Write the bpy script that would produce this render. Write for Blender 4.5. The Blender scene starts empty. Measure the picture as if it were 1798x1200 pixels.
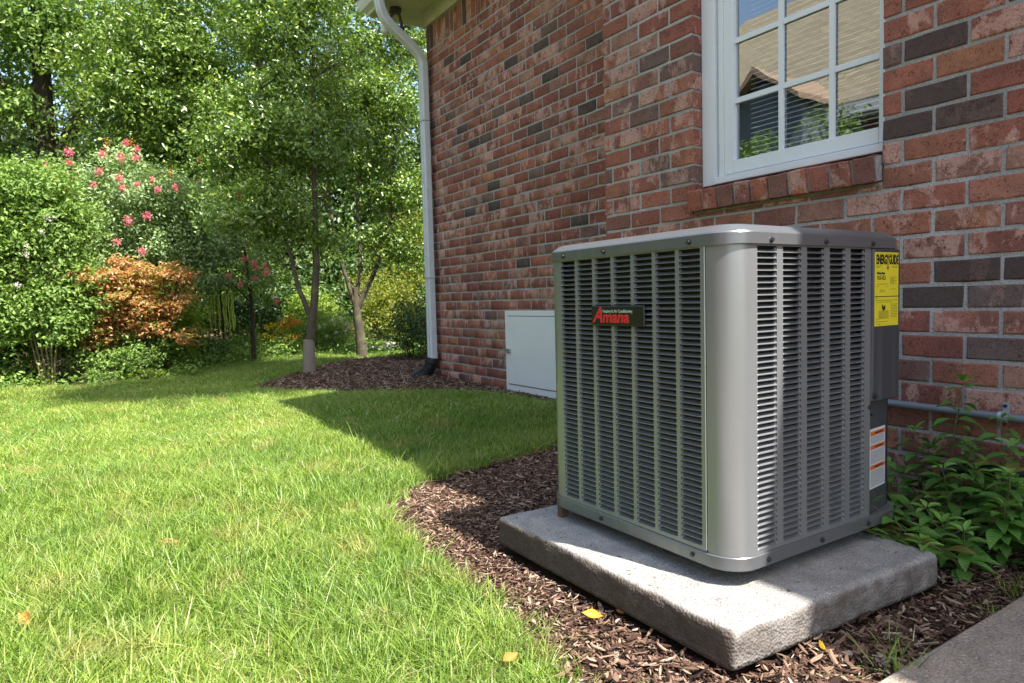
import bpy, math, random
import numpy as np
from mathutils import Vector, Matrix, Euler

# ------------------------------------------------------------------ camera, light, exposure
S = bpy.context.scene
CAM_Z = 0.76
YAW, PITCH, ROLL = 1.0001, 0.0612, -0.0259
cam_d = bpy.data.cameras.new('camera'); cam = bpy.data.objects.new('camera', cam_d)
S.collection.objects.link(cam); S.camera = cam
_f = Vector((-math.sin(YAW)*math.cos(PITCH), math.cos(YAW)*math.cos(PITCH), -math.sin(PITCH)))
_r0 = Vector((math.cos(YAW), math.sin(YAW), 0)); _u0 = _r0.cross(_f)
_r = math.cos(ROLL)*_r0 + math.sin(ROLL)*_u0; _u = -math.sin(ROLL)*_r0 + math.cos(ROLL)*_u0
M = Matrix((( _r.x, _u.x, -_f.x, 0), (_r.y, _u.y, -_f.y, 0), (_r.z, _u.z, -_f.z, CAM_Z), (0, 0, 0, 1)))
cam.matrix_world = M
cam_d.sensor_width = 36; cam_d.lens = 23.69; cam_d.clip_start = 0.02; cam_d.clip_end = 600
cam_d.dof.use_dof = True; cam_d.dof.focus_distance = 1.75; cam_d.dof.aperture_fstop = 13.0

SUN = Vector((0.575, 0.166, 1.0)).normalized()
world = bpy.data.worlds.new('World'); S.world = world; world.use_nodes = True
wn = world.node_tree.nodes; wl = world.node_tree.links; wn.clear()
sky = wn.new('ShaderNodeTexSky'); sky.sky_type = 'NISHITA'; sky.sun_disc = False
sky.sun_elevation = math.asin(SUN.z); sky.sun_rotation = math.atan2(SUN.x, SUN.y)
sky.air_density = 1.3; sky.dust_density = 2.2; sky.ozone_density = 1.0
bg = wn.new('ShaderNodeBackground'); bg.inputs['Strength'].default_value = 0.125
wo = wn.new('ShaderNodeOutputWorld'); wl.new(sky.outputs[0], bg.inputs[0]); wl.new(bg.outputs[0], wo.inputs[0])
sun_d = bpy.data.lights.new('sun', 'SUN'); sun_d.energy = 4.8; sun_d.angle = math.radians(0.5); sun_d.color = (1.0, 0.96, 0.90)
sun = bpy.data.objects.new('sun', sun_d); S.collection.objects.link(sun)
sun.rotation_euler = SUN.to_track_quat('Z', 'Y').to_euler()
S.view_settings.view_transform = 'Standard'; S.view_settings.look = 'None'; S.view_settings.gamma = 1
S.view_settings.exposure = 1.5; S.view_settings.use_curve_mapping = False
S.render.engine = 'CYCLES'
S.cycles.max_bounces = 8; S.cycles.diffuse_bounces = 4; S.cycles.glossy_bounces = 4
S.cycles.transmission_bounces = 6; S.cycles.transparent_max_bounces = 8
S.cycles.use_denoising = True; S.cycles.denoiser = 'OPENIMAGEDENOISE'; S.cycles.denoising_input_passes = 'RGB_ALBEDO_NORMAL'; S.cycles.denoising_prefilter = 'NONE'; S.cycles.use_adaptive_sampling = False; S.cycles.sample_clamp_indirect = 6

rng = np.random.default_rng(7); R = random.Random(11)
COL = S.collection

# ------------------------------------------------------------------ helpers
def smooth(o, ang=None):
    o.data.polygons.foreach_set('use_smooth', [True]*len(o.data.polygons))
    if ang is not None:
        try: o.data.set_sharp_from_angle(angle=math.radians(ang))
        except Exception: pass
def link(name, me, mat=None, parent=None):
    o = bpy.data.objects.new(name, me); COL.objects.link(o)
    if mat is not None: me.materials.append(mat)
    if parent is not None: o.parent = parent
    return o
def empty(name, loc=(0, 0, 0)):
    o = bpy.data.objects.new(name, None); COL.objects.link(o); o.location = loc; o.empty_display_size = .1
    return o
def tag(o, label=None, cat=None, group=None, kind=None):
    if label: o['label'] = label
    if cat: o['category'] = cat
    if group: o['group'] = group
    if kind: o['kind'] = kind
    return o
class MB:
    def __init__(s): s.v = []; s.f = []
    def add(s, vs, fs):
        n = len(s.v); s.v += [tuple(v) for v in vs]; s.f += [tuple(i+n for i in f) for f in fs]; return s
    def box(s, x0, x1, y0, y1, z0, z1):
        vs = [(x0,y0,z0),(x1,y0,z0),(x1,y1,z0),(x0,y1,z0),(x0,y0,z1),(x1,y0,z1),(x1,y1,z1),(x0,y1,z1)]
        return s.add(vs, [(0,3,2,1),(4,5,6,7),(0,1,5,4),(1,2,6,5),(2,3,7,6),(3,0,4,7)])
    def tube(s, pts, rad, n=10, caps=True, rib=0):
        pts = [Vector(p) for p in pts]; m = len(pts)
        if not hasattr(rad, '__len__'): rad = [rad]*m
        prev = None; base = len(s.v); vs = []; fs = []
        for i, p in enumerate(pts):
            t = (pts[min(i+1, m-1)]-pts[max(i-1, 0)]).normalized()
            if prev is None:
                a = Vector((0, 0, 1)) if abs(t.z) < .9 else Vector((1, 0, 0)); u = a.cross(t).normalized()
            else:
                u = (prev - t*prev.dot(t)).normalized()
            prev = u; w = t.cross(u)
            for k in range(n):
                a = 2*math.pi*k/n; vs.append(p + (u*math.cos(a)+w*math.sin(a))*rad[i])
        for i in range(m-1):
            for k in range(n):
                a, b = i*n+k, i*n+(k+1) % n; fs.append((a, b, b+n, a+n))
        if caps: fs.append(tuple(range(n))[::-1]); fs.append(tuple((m-1)*n+k for k in range(n)))
        return s.add(vs, fs)
    def extrude(s, poly, axis, a, b):
        """polygon of 2D points extruded along axis 0/1/2 from a to b"""
        n = len(poly)
        def P(p, t):
            return {0: (t, p[0], p[1]), 1: (p[0], t, p[1]), 2: (p[0], p[1], t)}[axis]
        vs = [P(p, a) for p in poly]+[P(p, b) for p in poly]
        fs = [tuple(range(n))[::-1], tuple(range(n, 2*n))]+[(i, (i+1) % n, (i+1) % n+n, i+n) for i in range(n)]
        return s.add(vs, fs)
    def mesh(s, name='m'):
        me = bpy.data.meshes.new(name); me.from_pydata(s.v, [], s.f); me.update(); return me
    def obj(s, name, mat=None, parent=None, sm=None):
        me = s.mesh(name)
        import bmesh
        bm = bmesh.new(); bm.from_mesh(me); bmesh.ops.recalc_face_normals(bm, faces=bm.faces); bm.to_mesh(me); bm.free()
        o = link(name, me, mat, parent)
        if sm is not None: smooth(o, sm)
        return o
def bevel(o, w, seg=2, ang=35):
    m = o.modifiers.new('bevel', 'BEVEL'); m.width = w; m.segments = seg; m.limit_method = 'ANGLE'; m.angle_limit = math.radians(ang)
    smooth(o, 40)
def np_mesh(name, V, F, attr=None, attrname='rnd', col=None):
    """V (n,3), F (m,k)"""
    V = np.asarray(V, np.float32); F = np.asarray(F, np.int32); k = F.shape[1]
    me = bpy.data.meshes.new(name); me.vertices.add(len(V)); me.vertices.foreach_set('co', V.ravel())
    me.loops.add(F.size); me.loops.foreach_set('vertex_index', F.ravel())
    me.polygons.add(len(F)); me.polygons.foreach_set('loop_start', np.arange(0, F.size, k, dtype=np.int32))
    me.polygons.foreach_set('loop_total', np.full(len(F), k, np.int32)) if hasattr(me.polygons[0], 'loop_total') else None
    if attr is not None:
        a = me.attributes.new(attrname, 'FLOAT', 'POINT'); a.data.foreach_set('value', np.asarray(attr, np.float32))
    if col is not None:
        a = me.attributes.new('tint', 'FLOAT_COLOR', 'POINT'); c = np.ones((len(V), 4), np.float32); c[:, :3] = col; a.data.foreach_set('color', c.ravel())
    me.update(calc_edges=True); return me

# ------------------------------------------------------------------ material helpers
class NT:
    def __init__(s, name):
        s.m = bpy.data.materials.new(name); s.m.use_nodes = True; s.t = s.m.node_tree; s.t.nodes.clear()
        s.out = s.t.nodes.new('ShaderNodeOutputMaterial')
    def n(s, typ, **kw):
        nd = s.t.nodes.new('ShaderNode'+typ)
        for k, v in kw.items():
            if k.startswith('i_'): 
                key = k[2:].replace('_', ' ')
                nd.inputs[key].default_value = v
            else: setattr(nd, k, v)
        return nd
    def l(s, a, b): s.t.links.new(a, b)
    def coord(s, which='Object'): return s.n('TexCoord').outputs[which]
    def noise(s, vec, scale, detail=4, rough=.55, dist=0):
        nd = s.n('TexNoise'); nd.inputs['Scale'].default_value = scale; nd.inputs['Detail'].default_value = detail
        nd.inputs['Roughness'].default_value = rough; nd.inputs['Distortion'].default_value = dist
        if vec is not None: s.l(vec, nd.inputs['Vector'])
        return nd.outputs['Fac']
    def ramp(s, fac, stops, interp='LINEAR'):
        nd = s.n('ValToRGB'); cr = nd.color_ramp; cr.interpolation = interp
        while len(cr.elements) < len(stops): cr.elements.new(.5)
        for e, (p, c) in zip(cr.elements, stops):
            e.position = p; e.color = (*c, 1) if hasattr(c, '__len__') else (c, c, c, 1)
        s.l(fac, nd.inputs[0]); return nd.outputs[0]
    def mix(s, fac, a, b, mode='MIX'):
        nd = s.n('Mix'); nd.data_type = 'RGBA'; nd.blend_type = mode; nd.clamp_factor = True
        for sock, v in ((nd.inputs[0], fac), (nd.inputs[6], a), (nd.inputs[7], b)):
            if hasattr(v, 'links') or hasattr(v, 'is_linked'): s.l(v, sock)
            elif hasattr(v, '__len__'): sock.default_value = (*v, 1)
            else: sock.default_value = v
        return nd.outputs[2]
    def math(s, op, a, b=None):
        nd = s.n('Math'); nd.operation = op
        for sock, v in ((nd.inputs[0], a), (nd.inputs[1], b)):
            if v is None: continue
            if hasattr(v, 'is_linked'): s.l(v, sock)
            else: sock.default_value = v
        return nd.outputs[0]
    def vmap(s, vec, scale=(1, 1, 1), loc=None):
        nd = s.n('Mapping'); nd.inputs['Scale'].default_value = scale; s.l(vec, nd.inputs['Vector'])
        if loc is not None: s.l(loc, nd.inputs['Location'])
        return nd.outputs[0]
    def bump(s, h, strength, dist=.01):
        nd = s.n('Bump'); nd.inputs['Strength'].default_value = strength; nd.inputs['Distance'].default_value = dist
        s.l(h, nd.inputs['Height']); return nd.outputs[0]
    def principled(s, color, rough=.6, normal=None, metallic=0, spec=.5, **kw):
        p = s.n('BsdfPrincipled')
        for key, v in (('Base Color', color), ('Roughness', rough), ('Metallic', metallic), ('Specular IOR Level', spec), ('Normal', normal)):
            if v is None: continue
            if hasattr(v, 'is_linked'): s.l(v, p.inputs[key])
            elif key == 'Base Color': p.inputs[key].default_value = (*v, 1)
            else: p.inputs[key].default_value = v
        for k, v in kw.items(): p.inputs[k].default_value = v
        return p
    def done(s, shader): s.l(shader, s.out.inputs[0]); return s.m

def simple_mat(name, color, rough=.5, var=.06, scale=8, bump=0, bscale=200, metallic=0, spec=.5, dirt=None):
    t = NT(name); co = t.coord(); n1 = t.noise(co, scale, 5)
    c = t.mix(n1, [x*(1-var*2) for x in color], [min(1, x*(1+var*2)) for x in color])
    if dirt is not None:
        n2 = t.noise(co, dirt[1], 6, .65); c = t.mix(t.ramp(n2, [(dirt[2], 0.0), (dirt[3], dirt[4])]), c, dirt[0])
    nr = t.bump(t.noise(co, bscale, 3), bump, .002) if bump else None
    return t.done(t.principled(c, rough, nr, metallic, spec).outputs[0])

def brick_mat(name, attr=False):
    t = NT(name); pos = t.n('NewGeometry').outputs['Position']; oi = t.n('ObjectInfo')
    if attr:
        at = t.n('Attribute', attribute_name='tint'); base = at.outputs['Color']
        sp = t.n('SeparateColor'); t.l(base, sp.inputs[0]); key = t.math('ADD', t.math('MULTIPLY', sp.outputs[0], 91.7), t.math('MULTIPLY', sp.outputs[1], 53.1))
    else:
        base = oi.outputs['Color']; key = t.math('MULTIPLY', oi.outputs['Random'], 57.0)
    off = t.n('CombineXYZ'); t.l(key, off.inputs[0]); t.l(t.math('MULTIPLY', key, 1.7), off.inputs[2])
    add = t.n('VectorMath'); add.operation = 'ADD'; t.l(pos, add.inputs[0]); t.l(off.outputs[0], add.inputs[1]); v = add.outputs[0]
    sep = t.n('SeparateColor'); t.l(base, sep.inputs[0]); isred = t.ramp(sep.outputs[0], [(.15, .12), (.22, 1.0)])
    kf = t.math('FRACT', t.math('MULTIPLY', key, 3.7))                     # how much slurry this brick carries
    vs = t.vmap(v, (1.0, 1.0, .6))
    p1 = t.noise(vs, 16, 8, .68, .3); thr = t.math('ADD', t.math('MULTIPLY', kf, .25), -.23)
    wash = t.ramp(t.math('ADD', p1, thr), [(.44, 0.0), (.50, .7), (.62, .92)]); wash = t.math('MULTIPLY', wash, isred)
    tone = t.noise(v, 7, 3); c = t.mix(t.math('MULTIPLY', t.ramp(tone, [(.42, 0.0), (.66, .75)]), isred), base, (.20, .085, .065))
    c = t.mix(wash, c, t.mix(tone, (.66, .37, .29), (.54, .33, .27)))
    p2 = t.noise(v, 105, 6, .8, .9); pits = t.ramp(p2, [(.42, 1.0), (.48, 0.0)]); clus = t.ramp(t.noise(v, 20, 4), [(.38, .25), (.58, 1.0)])
    c = t.mix(t.math('MULTIPLY', t.math('MULTIPLY', pits, clus), .9), c, (.085, .032, .026))
    p3 = t.noise(v, 330, 3, .7); c = t.mix(.6, c, t.ramp(p3, [(.35, .22), (.65, .80)]), 'SOFT_LIGHT')
    gr = t.noise(pos, 1.3, 6, .65); c = t.mix(t.ramp(gr, [(.40, .0), (.62, .45)]), c, t.mix(1.0, c, (.62, .62, .64), 'MULTIPLY'))
    h = t.math('ADD', t.math('MULTIPLY', p1, .5), t.math('MULTIPLY', p2, .8)); h = t.math('ADD', h, t.math('MULTIPLY', p3, .3))
    return t.done(t.principled(c, .88, t.bump(h, .8, .004), 0, .25).outputs[0])
def mortar_mat():
    t = NT('mortar'); co = t.coord()
    n1 = t.noise(co, 5, 5); n2 = t.noise(co, 160, 4, .7); n3 = t.noise(co, 40, 4)
    c = t.mix(n1, (.40, .39, .375), (.58, .57, .55)); c = t.mix(t.ramp(n2, [(.36, .8), (.48, 0.0)]), c, (.16, .15, .14)); c = t.mix(t.ramp(t.noise(co, 1.7, 6, .7), [(.42, .0), (.62, .55)]), c, (.22, .20, .18))
    return t.done(t.principled(c, .95, t.bump(t.math('ADD', n2, n3), .9, .006), 0, .2).outputs[0])
def concrete_mat(name, a, b, stain=None):
    t = NT(name); co = t.coord()
    n0 = t.noise(co, 3.2, 5); n1 = t.noise(co, 14, 6, .6); n2 = t.noise(co, 260, 3, .6); n3 = t.noise(co, 90, 4, .6)
    vor = t.n('TexVoronoi'); vor.inputs['Scale'].default_value = 170; t.l(co, vor.inputs['Vector'])
    c = t.mix(n0, a, b); c = t.mix(t.ramp(n1, [(.35, .45), (.6, 0.0)]), c, [x*.55 for x in a])
    c = t.mix(t.ramp(n2, [(.36, .75), (.46, 0.0)]), c, (.10, .09, .08)); c = t.mix(t.ramp(n2, [(.6, .0), (.7, .6)]), c, (.72, .69, .64))
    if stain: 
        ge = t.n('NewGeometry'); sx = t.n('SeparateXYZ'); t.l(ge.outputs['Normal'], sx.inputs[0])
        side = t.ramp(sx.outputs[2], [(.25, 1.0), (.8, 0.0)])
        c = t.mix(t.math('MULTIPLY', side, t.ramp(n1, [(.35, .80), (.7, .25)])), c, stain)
        layer = t.math('MULTIPLY', t.ramp(t.math('MULTIPLY', sx.outputs[1], -1.0), [(.35, 0.0), (.8, 1.0)]), t.ramp(n3, [(.32, 1.0), (.70, .72)]))   # browner on faces turned towards the lawn
        c = t.mix(layer, c, [q*.9 for q in stain])
    h = t.math('ADD', t.math('MULTIPLY', n3, .8), t.math('MULTIPLY', vor.outputs['Distance'], .8))
    return t.done(t.principled(c, .92, t.bump(h, .55, .005), 0, .25).outputs[0])
def leaf_mat(name, stops, rough=.38, trans=.35, tint=(1, 1, 1), spec=.5, attr='rnd', obj=False, big=None):
    t = NT(name)
    if obj: fac = t.n('ObjectInfo').outputs['Random']
    else: fac = t.n('Attribute', attribute_name=attr).outputs['Fac']
    c = t.ramp(fac, stops)
    if big is not None:
        pos = t.n('NewGeometry').outputs['Position']; nb = t.noise(pos, big[0], 3)
        c = t.mix(t.ramp(nb, [(.4, 0.0), (.62, big[2])]), c, big[1])
    p = t.principled(c, rough, None, 0, spec)
    tr = t.n('BsdfTranslucent'); t.l(t.mix(1.0, c, (1.25, 1.35, .55), 'MULTIPLY'), tr.inputs[0])
    mx = t.n('MixShader'); mx.inputs[0].default_value = trans
    t.l(p.outputs[0], mx.inputs[1]); t.l(tr.outputs[0], mx.inputs[2]); return t.done(mx.outputs[0])
def bark_mat(name, a, b, lich=None):
    t = NT(name); co = t.coord(); v = t.vmap(co, (1, 1, .25)); n1 = t.noise(v, 60, 6, .65); n2 = t.noise(co, 9, 4)
    c = t.mix(n1, a, b)
    if lich: c = t.mix(t.ramp(n2, [(.5, 0.0), (.62, .8)]), c, lich)
    return t.done(t.principled(c, .9, t.bump(n1, .8, .01), 0, .2).outputs[0])

# ------------------------------------------------------------------ layout constants (metres, world z=0 at the lawn)
NY, FY = 2.345, 2.909            # faces of the near and far wall
HC = 0.0813                      # brick course
NZ0, FZ0 = CAM_Z+.3414, CAM_Z+.4075
LP = .198; FLP = .2015
XC_N, XC_F = -2.717, -5.90       # left corners of the two walls
WX0, WX1 = -2.12, -1.276         # window opening
SOF = CAM_Z+2.72
PAD = dict(z=CAM_Z-.622, t=.075)

def poly_in(P, poly):
    x, y = P[:, 0], P[:, 1]; ins = np.zeros(len(P), bool); n = len(poly)
    for i in range(n):
        x0, y0 = poly[i]; x1, y1 = poly[(i+1) % n]
        c = ((y0 > y) != (y1 > y)) & (x < (x1-x0)*(y-y0)/((y1-y0) or 1e-9)+x0); ins ^= c
    return ins
def gz(x, y):
    x = np.asarray(x, float); y = np.asarray(y, float)
    d = np.sqrt(((x+1.0)/1.5)**2+((y-1.5)/1.2)**2)
    z = .042*np.clip(1.25-d, 0, 1)**1.0
    z = z + .012*np.sin(x*1.7+.4)*np.cos(y*1.3) + .010*np.sin(x*.6-y*.9)
    far = np.clip((-x-9)/6, 0, 1); z = z + far*far*.35
    mb = np.clip(1-((x+6.9)/2.0)**2-((y-2.6)/1.1)**2, 0, 1); z = z+.05*mb
    return z
NEAR_BED = [(-2.44,1.03),(-2.35,.90),(-2.05,.83),(-1.66,.80),(-1.39,.80),(-1.15,.78),(-.96,.74),(-.80,.66),(-.64,.55),(-.62,.55),(-.62,2.36),(-2.74,2.36),(-2.8,2.9),(-3.3,2.93),(-3.45,2.75),(-3.05,2.35),(-2.74,1.95),(-2.6,1.5),(-2.55,1.2)]
FAR_BED = [(-6.30,1.22),(-5.9,1.35),(-5.1,1.90),(-4.68,2.42),(-4.2,2.66),(-3.8,2.76),(-3.4,2.72),(-3.3,2.93),(-5.9,2.93),(-8.5,4.6),(-8.95,3.9),(-8.9,3.2),(-7.9,2.42),(-7.2,1.8),(-6.7,1.4)]
WOOD_EDGE = [(-8.02,-3.5),(-8.08,-.67),(-7.72,-.05),(-7.85,.35),(-8.42,.84),(-9.3,1.2),(-9.9,1.9),(-10.7,2.5),(-11.3,2.9),(-11.9,3.5),(-12.2,5.5),(-12.0,9.0),(-60,60),(-60,-40),(-14,-9)]
def sheet_z(x, y): return gz(x, y)

# ------------------------------------------------------------------ ground
def ground_mat():
    t = NT('turf_soil'); pos = t.n('NewGeometry').outputs['Position']
    n1 = t.noise(pos, 3, 5); n2 = t.noise(pos, 60, 5, .7)
    c = t.mix(n1, (.07, .085, .03), (.20, .17, .085)); c = t.mix(t.ramp(n2, [(.4, .8), (.55, 0.0)]), c, (.04, .03, .018))
    return t.done(t.principled(c, .95, t.bump(n2, 1, .02), 0, .1).outputs[0])
def grid_axis(a, b, fine0, fine1, step, coarse):
    out = [a]; x = a
    while x < b:
        s = step if fine0 <= x < fine1 else coarse*(1+.12*min(abs(x-fine0), abs(x-fine1)))
        x = min(x+s, b)
        if x < fine0 and x+s > fine0 and out[-1] < fine0: x = fine0 if x+1e-6 < fine0 and fine0-x < s else x
        out.append(x)
    return np.array(out)
gx = np.unique(np.concatenate([np.linspace(-250, -16, 30), np.arange(-16, 1.5, .1), np.linspace(1.5, 250, 30)]))
gy = np.unique(np.concatenate([np.linspace(-250, -4, 30), np.arange(-4, 7, .1), np.linspace(7, 250, 30)]))
X, Y = np.meshgrid(gx, gy); Z = gz(X, Y)
Z = np.where((X < -20) | (X > 5) | (Y < -6) | (Y > 10), np.where(X < -9, .35, 0)*np.clip((-X-9)/6, 0, 1)**1, Z)
V = np.stack([X.ravel(), Y.ravel(), Z.ravel()], 1); nx, ny = len(gx), len(gy)
I = np.arange(nx*ny).reshape(ny, nx); F = np.stack([I[:-1, :-1].ravel(), I[:-1, 1:].ravel(), I[1:, 1:].ravel(), I[1:, :-1].ravel()], 1)
g = link('ground', np_mesh('ground', V, F), ground_mat()); smooth(g); tag(g, 'green lawn soil that runs from the walkway to the trees', kind='structure')

def bed(name, poly, mat, lift, label, n=90, amp=.012, bump=True):
    P = np.array(poly); x0, y0 = P.min(0); x1, y1 = P.max(0); st = max((x1-x0), (y1-y0))/n
    if st > .25: st = .25
    xs = np.arange(x0-st, x1+st, st); ys = np.arange(y0-st, y1+st, st); X, Y = np.meshgrid(xs, ys)
    C = np.stack([(X+st/2)[:-1, :-1].ravel(), (Y+st/2)[:-1, :-1].ravel()], 1); keep = poly_in(C, poly)
    I = np.arange(X.size).reshape(X.shape); F = np.stack([I[:-1, :-1].ravel(), I[:-1, 1:].ravel(), I[1:, 1:].ravel(), I[1:, :-1].ravel()], 1)[keep]
    Zv = gz(X, Y)+lift+rng.normal(0, amp*.35, X.shape)
    used = np.unique(F); mp = -np.ones(X.size, int); mp[used] = np.arange(len(used))
    V = np.stack([X.ravel(), Y.ravel(), Zv.ravel()], 1)[used]
    o = link(name, np_mesh(name, V, mp[F]), mat); smooth(o); tag(o, label, kind='structure'); return o
def mulchbase():
    t = NT('mulch_soil'); pos = t.n('NewGeometry').outputs['Position']
    n1 = t.noise(pos, 90, 5, .7, 1.5); n2 = t.noise(pos, 6, 3)
    c = t.mix(n1, (.022, .013, .009), (.10, .055, .035)); c = t.mix(t.ramp(n2, [(.4, 0.0), (.7, .5)]), c, (.12, .075, .05))
    return t.done(t.principled(c, .95, t.bump(n1, 1, .02), 0, .1).outputs[0])
m_mulch = mulchbase()
bed('mulch_bed', NEAR_BED, m_mulch, .012, 'brown shredded wood mulch around the concrete pad')
bed('mulch_bed', FAR_BED, m_mulch, .014, 'brown mulch island under the two slim trees and along the house corner')
t = NT('leaf_litter'); pos = t.n('NewGeometry').outputs['Position']; n1 = t.noise(pos, 20, 6, .7); n2 = t.noise(pos, 2.2, 3)
c = t.mix(n1, (.03, .02, .012), (.17, .10, .055)); c = t.mix(t.ramp(n2, [(.45, 0.0), (.6, .7)]), c, (.26, .17, .12))
m_litter = t.done(t.principled(c, .95, t.bump(n1, 1, .03), 0, .1).outputs[0])
bed('woodland_floor', WOOD_EDGE, m_litter, .012, 'brown leaf litter and pale mulch under the trees', n=150, amp=.03)

# walkway: exposed concrete along x > -.63
m_walk = concrete_mat('walkway_concrete', (.25, .20, .155), (.42, .345, .28))
w = MB().box(-.632, .9, -1.2, NY+.02, -.05, CAM_Z-.692).obj('walkway', m_walk); bevel(w, .006); tag(w, 'tan concrete walkway beside the mulch bed', kind='structure')

# ------------------------------------------------------------------ house
m_brick = brick_mat('tumbled_brick'); m_brick_s = brick_mat('tumbled_brick_joined', True); m_mortar = mortar_mat()
m_white = simple_mat('white_vinyl', (.74, .76, .78), .35, .02, 5, .1, 60)
m_door = simple_mat('white_painted_door', (.80, .81, .80), .45, .03, 4, .25, 120, dirt=((.36, .32, .27), 7, .62, .8, .35))
m_cream = simple_mat('cream_painted_soffit', (.52, .50, .36), .6, .06, 4, .3, 80, dirt=((.30, .29, .16), 5, .5, .75, .6))
m_ds = simple_mat('downspout_white', (.60, .63, .66), .4, .04, 6, dirt=((.42, .42, .38), 10, .5, .75, .5))
PAL = [((0.380, 0.140, 0.093), 5), ((0.427, 0.172, 0.106), 5), ((0.332, 0.114, 0.080), 6), ((0.418, 0.224, 0.164), 2.5), ((0.456, 0.198, 0.111), 1.3), ((0.285, 0.125, 0.095), 3), ((0.100, 0.078, 0.068), .9), ((0.209, 0.135, 0.114), 1.6)]
def brick_color(rn, darkw=1.0):
    ws = [w*(darkw if c[0] < .14 else 1) for c, w in PAL]; c = rn.choices([p[0] for p in PAL], ws)[0]
    k = rn.uniform(.88, 1.12); return tuple(min(1, x*k) for x in c)
# unit brick variants: 1 x 1 x 1 box, front face y=0, chipped front edge
def brick_variant(seed):
    rn = random.Random(seed); j = lambda a: rn.uniform(-a, a)
    vs = []; e = (.018, .0, .05)
    # outer ring slightly behind the face, inner ring on the face (a worn arris)
    ring = [(0, 0), (.5, 0), (1, 0), (1, .5), (1, 1), (.5, 1), (0, 1), (0, .5)]
    outer = [(x+j(.008)*(1 if 0 < x < 1 else 1), .09, z+j(.04)) for x, z in ring]
    inner = [(min(max(x, .016+abs(j(.012))), .984-abs(j(.012))), j(.03), min(max(z, .045+abs(j(.03))), .955-abs(j(.03)))) for x, z in ring]
    back = [(x, 1, z) for x, z in ((0, 0), (1, 0), (1, 1), (0, 1))]
    vs = outer+inner+back; fs = []
    for i in range(8): k = (i+1) % 8; fs.append((i, k, 8+k, 8+i))
    fs.append(tuple(range(8, 16)))
    fs += [(16, 17, 2, 1, 0), (17, 18, 4, 3, 2), (18, 19, 6, 5, 4), (19, 16, 0, 7, 6)]
    me = bpy.data.meshes.new('brick'); me.from_pydata(vs, [], fs); me.update(); me.materials.append(m_brick); return me
BV = [brick_variant(s) for s in range(7)]
BRICKS_MADE = [0]
def put_brick(parent, x, y, z, w, h, d=.05, rz=0., colr=None):
    o = bpy.data.objects.new('brick', R.choice(BV)); COL.objects.link(o); o.parent = parent
    o.location = (x, y+R.uniform(-.0015, .0015), z); o.scale = (w, d, h); o.rotation_euler = (0, 0, rz)
    o.color = (*(colr or brick_color(R)), 1); BRICKS_MADE[0] += 1; return o
class BrickBatch:
    def __init__(s): s.V = []; s.F = []; s.C = []
    def add(s, x, y, z, w, h, d=.05, axis=0, colr=None):
        # eight vertices, front face chamfered by 3 mm
        e = .003; j = lambda: R.uniform(-.0022, .0022)
        u0, u1, v0, v1 = x+j(), x+w+j(), z+j(), z+h+j(); dy = R.uniform(-.0015, .0015)
        q = [(u0, y+.004, v0), (u1, y+.004, v0), (u1, y+.004, v1), (u0, y+.004, v1), (u0+e, y+dy, v0+e), (u1-e, y+dy, v0+e), (u1-e, y+dy, v1-e), (u0+e, y+dy, v1-e), (u0, y+d, v0), (u1, y+d, v0), (u1, y+d, v1), (u0, y+d, v1)]
        if axis == 1: q = [(b, a, c) for a, b, c in q]
        n = len(s.V); s.V += q; c = colr or brick_color(R, 1.0); s.C += [c]*12
        f = [(4, 5, 6, 7), (0, 1, 5, 4), (1, 2, 6, 5), (2, 3, 7, 6), (3, 0, 4, 7), (8, 9, 1, 0), (9, 10, 2, 1), (10, 11, 3, 2), (11, 8, 0, 3)]
        s.F += [tuple(i+n for i in r) for r in f]
    def obj(s, parent):
        me = np_mesh('brick', np.array(s.V), np.array(s.F), col=np.array(s.C)); o = link('brick', me, m_brick_s, parent); o['kind'] = 'stuff'; return o

house = tag(empty('brick_house', (XC_F, FY, 0)), 'red brick house with white window, white downspout and cream eave', 'house')
def part(o): 
    o.parent = house; o.matrix_parent_inverse = Matrix.Translation(-Vector(house.location)); return o
def hobj(mb, name, mat, sm=None): return part(mb.obj(name, mat, None, sm))
JT = .0115     # joint width
# window opening heights
SILL_TOP = CAM_Z+.474; WTOP = SOF-.36
mo = .0045
wall_n = MB()
wall_n.box(XC_N+mo, WX0-mo, NY+mo, NY+.30, -.25, SOF-.02)
wall_n.box(WX1+mo, 9.0, NY+mo, NY+.30, -.25, SOF-.02)
wall_n.box(WX0-mo, WX1+mo, NY+mo, NY+.30, -.25, SILL_TOP-.10)
wall_n.box(WX0-mo, WX1+mo, NY+mo, NY+.30, WTOP, SOF-.02)
wall_n.box(XC_N+mo, XC_N+.30, NY+.30, FY+.02, -.25, SOF-.02)
wall_near = hobj(wall_n, 'wall', m_mortar); wall_near['label'] = 'brick wall with the window'
wf = MB(); wf.box(XC_F+mo, XC_N+mo, FY+mo, FY+.30, -.25, SOF-.02); wf.box(XC_F+mo, XC_F+.30, FY+.30, 11.5, -.25, SOF-.02)
wf.box(XC_F+.30, 9.0, 11.2, 11.5, -.25, SOF-.02); wf.box(8.7, 9.0, NY+.30, 11.2, -.25, SOF-.02)
wall_far = hobj(wf, 'wall', m_mortar); wall_far['label'] = 'set back brick wall with the access door'
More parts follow.
